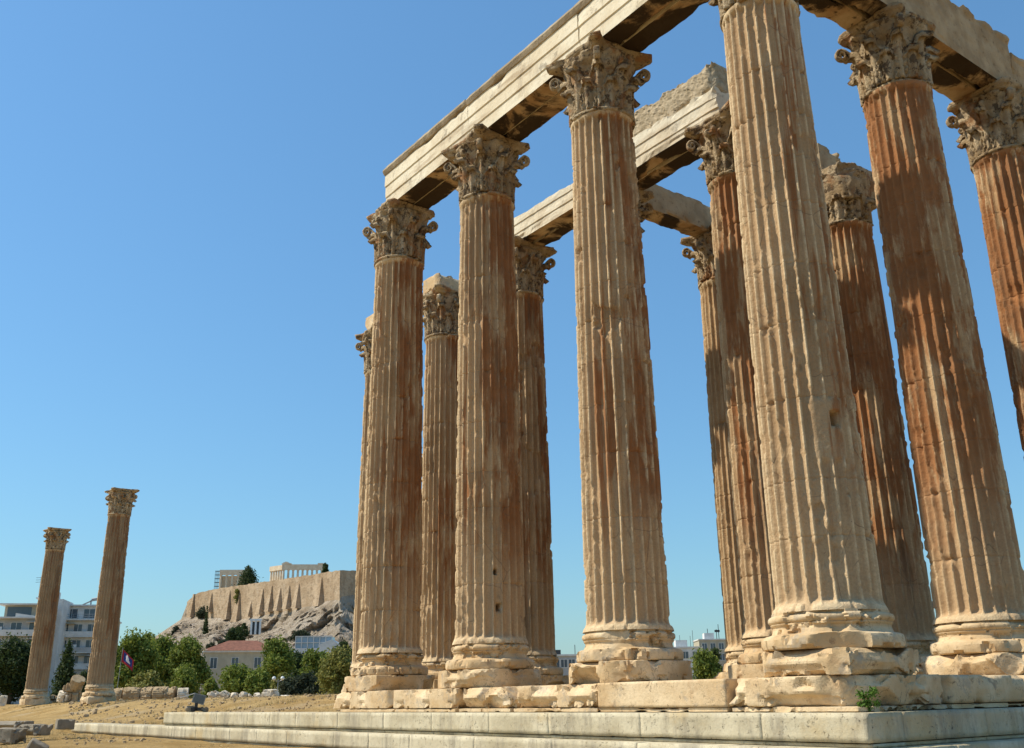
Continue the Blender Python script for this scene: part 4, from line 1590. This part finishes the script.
t, w, h = house('apartment_block', 'white apartment block with balconies at the left edge, white awning on its top floor', -26, 24, 618, 185, 9, .20)
balcony_block(t, 0, w, h, 4, 3.0, 1, 'greyp')
MB().box(w * .2, w * .92, 2.6, 8, h + .28, h + 2.6).build('penthouse_wall', M['cream'], t)
MB().box(w * .1, w, 1.2, 8.3, h + 2.6, h + 2.85).build('roof_slab', M['white'], t)
MB().box(w * .25, w * .7, 2.55, 2.62, h + .5, h + 2.3).build('window', M['glass'], t)
aw = MB()
aw.prism([(w * .48, .2, h + .1), (w * 1.02, .2, h + .1), (w * 1.02, .2, h + .2), (w * .48, .2, h + .95)], .12)
aw.build('awning', M['awning'], t)
t, w, h = house('apartment_block', 'tall white stair tower block with rooftop aerials behind the shorter lone column', 24, 46, 599, 195, 9, .2)
MB().box(0, w, 0, 9, -5, h).build('wall', M['white'], t)
MB().box(w * .08, w * .40, -.05, .02, 0, h - 2.4).build('dark_strip', M['shade'], t)
MB().box(-.6, w * .7, -.3, 5, h, h + .3).build('roof_slab', M['white'], t)
MB().box(w * .2, w * .6, 1, 5, h + .3, h + 1.7).build('roof_hut', M['white'], t)
an = MB()
for (x, hh) in ((-.5, 4.4), (.6, 5.0), (1.6, 3.8)):
    an.tube([(x, 1, h), (x, 1, h + hh)], .05, 6)
    for zz in (.96, .86, .76):
        an.tube([(x - .9, 1, h + hh * zz), (x + .9, 1, h + hh * zz + .1)], .035, 5)
an.build('aerial', M['dmetal'], t)
t, w, h = house('apartment_block', 'white apartment block with long balconies seen between the two lone columns', 45, 96, 620, 200, 9, .2)
balcony_block(t, 0, w, h, 5, 3.1, 2, 'white')
MB().box(0, w * .72, 2.5, 8, h + .28, h + 3.0).build('penthouse_wall', M['white'], t)
MB().box(-.3, w * .78, 1.6, 8.2, h + 3.0, h + 3.25).build('roof_slab', M['white'], t)
for x0 in (.10, .42):
    win(t, w * x0, w * (x0 + .2), h + .6, h + 2.4, 2.48)
rl = MB()
for i in range(12):
    x = w * .02 + i * w * .96 / 11
    rl.tube([(x, .1, h + .28), (x, .1, h + 1.2)], .03, 5)
rl.tube([(0, .1, h + 1.2), (w, .1, h + 1.2)], .035, 5).tube([(0, .1, h + .75), (w, .1, h + .75)], .03, 5)
rl.build('railing', M['metal'], t)
hx = MB()
hx.tube([(w * .52, 3.2, h + 4.35), (w * .66, 3.2, h + 4.6)], .34, 10)
hx.box(w * .50, w * .52, 3, 3.4, h + 3.25, h + 4.3).box(w * .64, w * .66, 3, 3.4, h + 3.25, h + 4.6)
hx.prism([(w * .34, 2.9, h + 3.3), (w * .36, 2.9, h + 3.3), (w * .54, 2.9, h + 4.2), (w * .52, 2.9, h + 4.25)], 1.0)
hx.build('water_heater', M['metal'], t)

# low buildings beyond the ruin, seen between the columns
t, w, h = house('low_building', 'low dark windowed building with flat roof between the third and second front columns', 553, 584, 656, 150, 8, vbase=700)
MB().box(0, w, 0, 7, -4, h).build('wall', M['greyp'], t)
MB().box(-.2, w + .2, -.2, 7.2, h, h + .25).build('roof_slab', M['white'], t)
for i in range(4):
    win(t, w * (.04 + .24 * i), w * (.23 + .24 * i), h - 1.6, h - .5)
MB().tube([(w * .75, 2, h), (w * .75, 2, h + 1.7)], .05, 6).box(w * .1, w * .3, 2, 4, h + .25, h + 1.0).build('chimney', M['dmetal'], t)
WB = [(672, 704, 648, 260, 'wide white low building with roof hut right of the second front column', 'white'), (703, 730, 640, 290, 'cream taller building with a dark rooftop mast beside the corner column', 'cream')]
for i, (u0, u1, vt, D, lb, mt) in enumerate(WB):
    t, w, h = house('white_building', lb, u0, u1, vt, D, 9, vbase=695)
    MB().box(0, w, 0, 9, -5, h).build('wall', M[mt], t)
    MB().box(-.2, w + .2, -.2, 9.2, h, h + .35).build('roof_slab', M['white'], t)
    MB().box(w * .25, w * .6, 2, 5, h + .35, h + 2.1).build('roof_hut', M['white'], t)
    for k in range(2):
        for q_ in range(3):
            win(t, w * (.10 + .3 * q_), w * (.27 + .3 * q_), h - 2.6 - 3 * k, h - .9 - 3 * k)
    m_ = MB()
    for (x, hh) in ((.72, 3.2), (.80, 4.6), (.4, 3.4)):
        m_.tube([(w * x, 3, h), (w * x, 3, h + hh)], .09 if i else .05, 6)
    if i:
        m_.box(w * .66, w * .84, 2.8, 3.2, h + 2.4, h + 3.0)
    m_.build('aerial', M['dmetal'], t)
t, w, h = house('low_building', 'sliver of a yellow building with dark roof in the gap right of the corner column', 922, 945, 608, 240, 9, vbase=690)
MB().box(0, w, 0, 9, -5, h).build('wall', M['cream'], t)
MB().box(-.3, w + .3, -.3, 9.3, h, h + 1.6).build('roof_slab', M['shade'], t)
win(t, w * .3, w * .6, h - 3, h - 1.2)


# ------------------------------------------------------------------ citadel hill
def hD(u):
    return 600 + (340 - u) / 146.0 * 230


def build_hill():
    us = np.linspace(120, 520, 260)
    topv = np.interp(us, [120, 150, 165, 180, 187, 196, 217, 340, 360, 420, 470, 520], [662, 640, 630, 618, 600, 594, 589, 571.5, 572, 585, 640, 690])
    botv = np.interp(us, [120, 150, 165, 180, 187, 196, 235, 245, 290, 318, 340, 352, 420, 470, 520], [662, 640, 630, 620, 616, 616, 617, 618, 608, 602, 596, 594, 605, 650, 692])
    D0 = np.where(us <= 340, hD(us), 600 + (us - 340) * 2.2)
    rows = []
    nT = 90
    for k, u in enumerate(us):
        # behind the wall: flat plateau
        pt = at(u, topv[k], D0[k])
        pb = at(u, botv[k], D0[k])
        foot = at(u, 690, 430)
        line = []
        for t in np.linspace(0, 1, nT):
            f = t ** 1.0
            xy = pb * (1 - f) + foot * f
            z = pb[2] + (foot[2] - pb[2]) * (f ** .72)
            line.append((xy[0], xy[1], z))
        back = [(pt + np.array([FH[0] * 160, FH[1] * 160, -pt[2] * .9])), pt + np.array([FH[0] * 120, FH[1] * 120, -2]), pt + np.array([FH[0] * 3, FH[1] * 3, -1.0]), pb + np.array([FH[0] * 1.0, FH[1] * 1.0, -.5])]
        rows.append(np.array([list(b) for b in back] + line))
    A = np.array(rows)
    nU, nR = A.shape[:2]
    V = A.reshape(-1, 3)
    ridx = np.tile(np.arange(nR), nU)
    t = np.clip((ridx - 4) / (nT - 1), 0, 1)
    n1 = fbm(V * np.array([.016, .016, .022]), 71, 4)
    n2 = fbm(V * np.array([.06, .06, .045]), 75, 4)
    rid = 1 - np.abs(2 * n2 - 1)
    amt = sstep(.0, .06, t) * (1 - sstep(.55, 1, t))
    out = (36 * (n1 - .5) + 18 * (rid - .6) + 20 * (fbm(V * np.array([.10, .10, .05]), 83, 4, .65) - .5)) * amt
    V = V - np.outer(out, FH) * 1.0
    V[:, 2] += (7 * (n2 - .5) + 6 * (fbm(V * .13, 79, 3) - .5)) * amt
    q = grid_quads(nR, nU)
    o = link('hill', np_mesh('hill', V, q, False), M['rock'])
    tag(o, 'rocky pale citadel hill', None, None, 'structure')
    return


build_hill()

fw = thing('fortification_wall', 'tall tan fortification wall with tapering buttresses along the top of the rocky hill', 'fortress wall', tuple(at(340, 600, 600)), 0)
O = at(340, 600, 600)
us = np.concatenate([np.linspace(187, 340, 90), np.linspace(340.5, 430, 30)])
tv = np.interp(us, [187, 196, 217, 250, 300, 340, 360, 430], [602, 593.5, 588.5, 584, 576.5, 570, 571, 582]) + .55 * (vnoise(np.stack([us * .45, us * 0, us * 0], 1), 3) - .5) * 2
bv = np.interp(us, [187, 196, 235, 245, 290, 318, 340, 352, 430], [618, 620, 621, 622, 613, 607, 601, 600, 616])
V = []
for u, a, b in zip(us, tv, bv):
    D = hD(u) if u <= 340 else 600 + (u - 340) * 2.2
    pt, pb = at(u, a, D), at(u, b, D)
    pb = pb - FH * 1.5
    for i in range(9):
        V.append(pb + (pt - pb) * i / 8)
    V.append(pt + FH * 6)
    V.append(pb + FH * 6)
V = np.array(V) - O
V += ((fbm(V * .15, 8, 3) - .5) * .9)[:, None] * FH
link('wall', np_mesh('wall', V, grid_quads(11, len(us))[:, ::-1], False), M['wallst'], fw)
BUT = [(255, 205, 240, 257, 300), (338, 198, 325, 342, 275), (422, 188, 395, 428, 310), (468, 200, 436, 476, 322), (522, 238, 510, 527, 297), (577, 182, 553, 582, 287),
       (618, 166, 598, 626, 274), (658, 176, 640, 666, 270), (700, 166, 681, 711, 262), (744, 156, 724, 756, 258), (850, 128, 818, 864, 248)]
for (xt, yt, xl, xr, yb) in BUT:
    u_t, v_t = 140 + xt / 4.655, 550 + yt / 4.655
    ul, ur, vb = 140 + xl / 4.655, 140 + xr / 4.655, 550 + yb / 4.655 + 3
    D = hD((ul + ur) / 2)
    top, bl = at(u_t, v_t, D), at(ul, vb, D)
    wv = np.array([hD(ul) - hD(ur)])  # noqa
    dirw = at(ul, vb, hD(ul)) - at(ur, vb, hD(ur))
    L = np.linalg.norm(dirw[:2])
    dirw = dirw / np.linalg.norm(dirw)
    nrm = np.array([dirw[1], -dirw[0], 0])
    if nrm.dot(FH) > 0:
        nrm = -nrm
    br = at(ur, vb, hD(ur))
    pr = min(5.0, max(3.2, L * .6))
    bl2 = br + dirw * L * .66
    tr_ = at(u_t, v_t, hD(u_t)) + nrm * .15
    tl_ = tr_ + dirw * L * .30
    dz = np.array([0, 0, 0])
    pts = [br - nrm * 2, bl2 - nrm * 2, bl2 + nrm * pr, br + nrm * pr, tr_ - nrm * 2, tl_ - nrm * 2, tl_ + nrm * .4, tr_ + nrm * .4]
    mb = MB()
    mb.v = [tuple(p_ - O) for p_ in pts]
    mb.f = [(0, 1, 2, 3), (7, 6, 5, 4), (3, 2, 6, 7), (2, 1, 5, 6), (0, 3, 7, 4), (1, 0, 4, 5)]
    mb.build('buttress', M['wallst'], fw)

# temples on the citadel
def ruin(name, label, u0, u1, vtop, vbase, D, cols_front, cols_side, rz, wpx_side, pedi=False, skip=()):
    b = at(u0, vbase, D)
    w = sz(u1 - u0, D) * 1.04
    h = at(u0, vtop, D)[2] - b[2]
    t = thing(name, label, 'temple', tuple(b), YAW + rz)
    return t, w, h


t, w, h = ruin('ruined_temple', 'pale ruined temple with pediment corner at the highest point of the hill', 283, 320, 564.5, 582, 745, 8, 5, 0, 18, True)
hc = h * .70


def far_cols(t, pts, hc, r):
    for (x, y) in pts:
        MB().tube([(x, y, 0), (x, y, hc * .5), (x, y, hc - .4)], [r, r * .93, r * .8], 12).box(x - r * 1.15, x + r * 1.15, y - r * 1.15, y + r * 1.15, hc - .42, hc).build('column', M['temple'], t, smooth=False)


dep = 30.0
dx = -math.sin(.9) * 0 - 11.5
side = [(dx * i / 5, 9.0 * i / 5) for i in range(6)]
far_cols(t, [(w * i / 8, 4.0 * i / 8) for i in range(9)] + side[1:], hc, .95)


def far_beam(t, a, b, z0, z1, wd, name='entablature', mat='temple'):
    a, b = Vector(a), Vector(b)
    d = (b - a).normalized()
    n = Vector((-d.y, d.x)) * wd
    m = MB()
    c = [a - d * wd - n, b + d * wd - n, b + d * wd + n, a - d * wd + n]
    m.v = [(p.x, p.y, z0) for p in c] + [(p.x, p.y, z1) for p in c]
    m.f = [(0, 3, 2, 1), (4, 5, 6, 7), (0, 1, 5, 4), (1, 2, 6, 5), (2, 3, 7, 6), (3, 0, 4, 7)]
    return m.build(name, M[mat], t)


far_beam(t, (0, 0), (w, 4.0), hc + .003, h, 1.1)
far_beam(t, (-1.6, 1.2), (dx, 9.0), hc + .003, h * .97, 1.1)
MB().box(-1.6, 5.5, -.9, 2.0, h + .003, h + .8).box(-.6, 3.6, -.8, 1.9, h + .803, h + 1.5).box(.6, 2.4, -.7, 1.8, h + 1.503, h + 2.0).build('pediment', M['temple'], t)
MB().box(w - 3, w + 1.2, 2.6, 5.4, h + .003, h + 1.0).build('cornice_block', M['temple'], t)
MB().box(-13, w + 2, .2, 12, -6, -.003).build('stylobate', M['temple'], t)
t, w, h = ruin('ruined_temple', 'ruined temple colonnade wrapped in scaffolding left of the dark tree on the hill', 220, 248, 570, 589, 850, 5, 0, 0, 0)
hc = h * .74
far_cols(t, [(w * i / 5, 2.0 * i / 5) for i in range(6)], hc, 1.0)
MB().box(-.5, w, 4, 14, -.5, hc * .96).build('inner_wall', M['temple'], t)
far_beam(t, (0, 0), (w, 2.0), hc + .003, h, 1.15)
MB().box(-2, w + 12, -1.5, 15, -6, -.003).build('stylobate', M['temple'], t)
far_cols(t, [(w + 3.2, 3)], hc * .55, 1.0)
bs = at(214, 590, 850)
sc_ = thing('scaffold', 'dark scaffold tower at the left end of the scaffolded temple', 'scaffolding', tuple(bs), YAW)
m_ = MB()
hs = at(214, 571, 850)[2] - bs[2]
for x in (0, 2, 4):
    for y in (0, 3):
        m_.tube([(x, y, -3), (x, y, hs)], .16, 5)
m_.build('pole', M['dmetal'], sc_)
m_ = MB()
for k in range(6):
    m_.box(-.3, 4.3, -.3, 3.3, hs * k / 5 - .15, hs * k / 5 + .12)
m_.build('deck', M['dmetal'], sc_)
# marble frame on the slope
bm = at(251, 632, 620)
mo = thing('marble_monument', 'small white marble monument frame on the rocky slope below the wall', 'monument', tuple(bm), YAW)
ww, hh = sz(9, 620), at(251, 619, 620)[2] - bm[2]
m_ = MB()
for i in range(3):
    m_.box(ww * i / 2 - .55, ww * i / 2 + .55, -.5, .5, -1.5, hh * .85)
m_.build('pillar', M['lampw'], mo)
MB().box(-.9, ww + .9, -.8, .8, hh * .85 + .003, hh).build('lintel', M['lampw'], mo)
MB().box(-.5, ww + .5, .7, 1.2, -1.5, hh * .8).build('backing', M['shade'], mo)

GH = 'trees on the citadel hill'
tree('tree', 'dark conical pine in front of the temples on the hill', 247.5, 565, 587, 23, 772, 'leafd', 651, GH, n=2600, size=.9, shape='cone')
tree('tree', 'small dark tree on the wall top right of the temple', 324.5, 563.5, 575, 8, 650, 'leafd', 652, GH, n=900, size=.8, trunk_frac=.05)
tree('cypress_tree', 'slim dark cypress on the slope left of the marble monument', 205, 606, 637, 6.5, 740, 'leafd', 653, GH, n=1100, size=.7, shape='cone')
tree('bush', 'green bush against the wall at the left end of the hill', 203, 607, 619, 22, 812, 'leafg', 654, GH, n=1800, size=.8, cat='bush', trunk_frac=.05)
tree('bush', 'tall ivy bush hanging on the wall between two buttresses', 236.5, 588, 604, 7, 758, 'leafo', 655, GH, n=900, size=.7, cat='bush', trunk_frac=.05)
tree('tree', 'rounded dark green tree on the slope left of the marble monument', 236, 627, 643, 26, 590, 'leafd', 656, GH, n=2600, size=.9, trunk_frac=.05)
tree('bush', 'wide band of dark scrub at the foot of the hill above the red roof', 222, 640, 652, 34, 480, 'leafg', 659, GH, n=2200, size=.8, cat='bush', trunk_frac=.05)
tree('bush', 'green scrub on the rocky slope right of the marble monument', 300, 630, 645, 22, 500, 'leafg', 660, GH, n=1600, size=.8, cat='bush', trunk_frac=.05)
tree('bush', 'dark scrub patch at the far left shoulder of the hill', 175, 625, 640, 9, 790, 'leafg', 657, GH, n=900, size=.8, cat='bush', trunk_frac=.05)
tree('bush', 'tiny dark shrub next to the top of the marble monument', 244, 623, 630, 7, 610, 'leafd', 658, GH, n=600, size=.6, cat='bush', trunk_frac=.05)
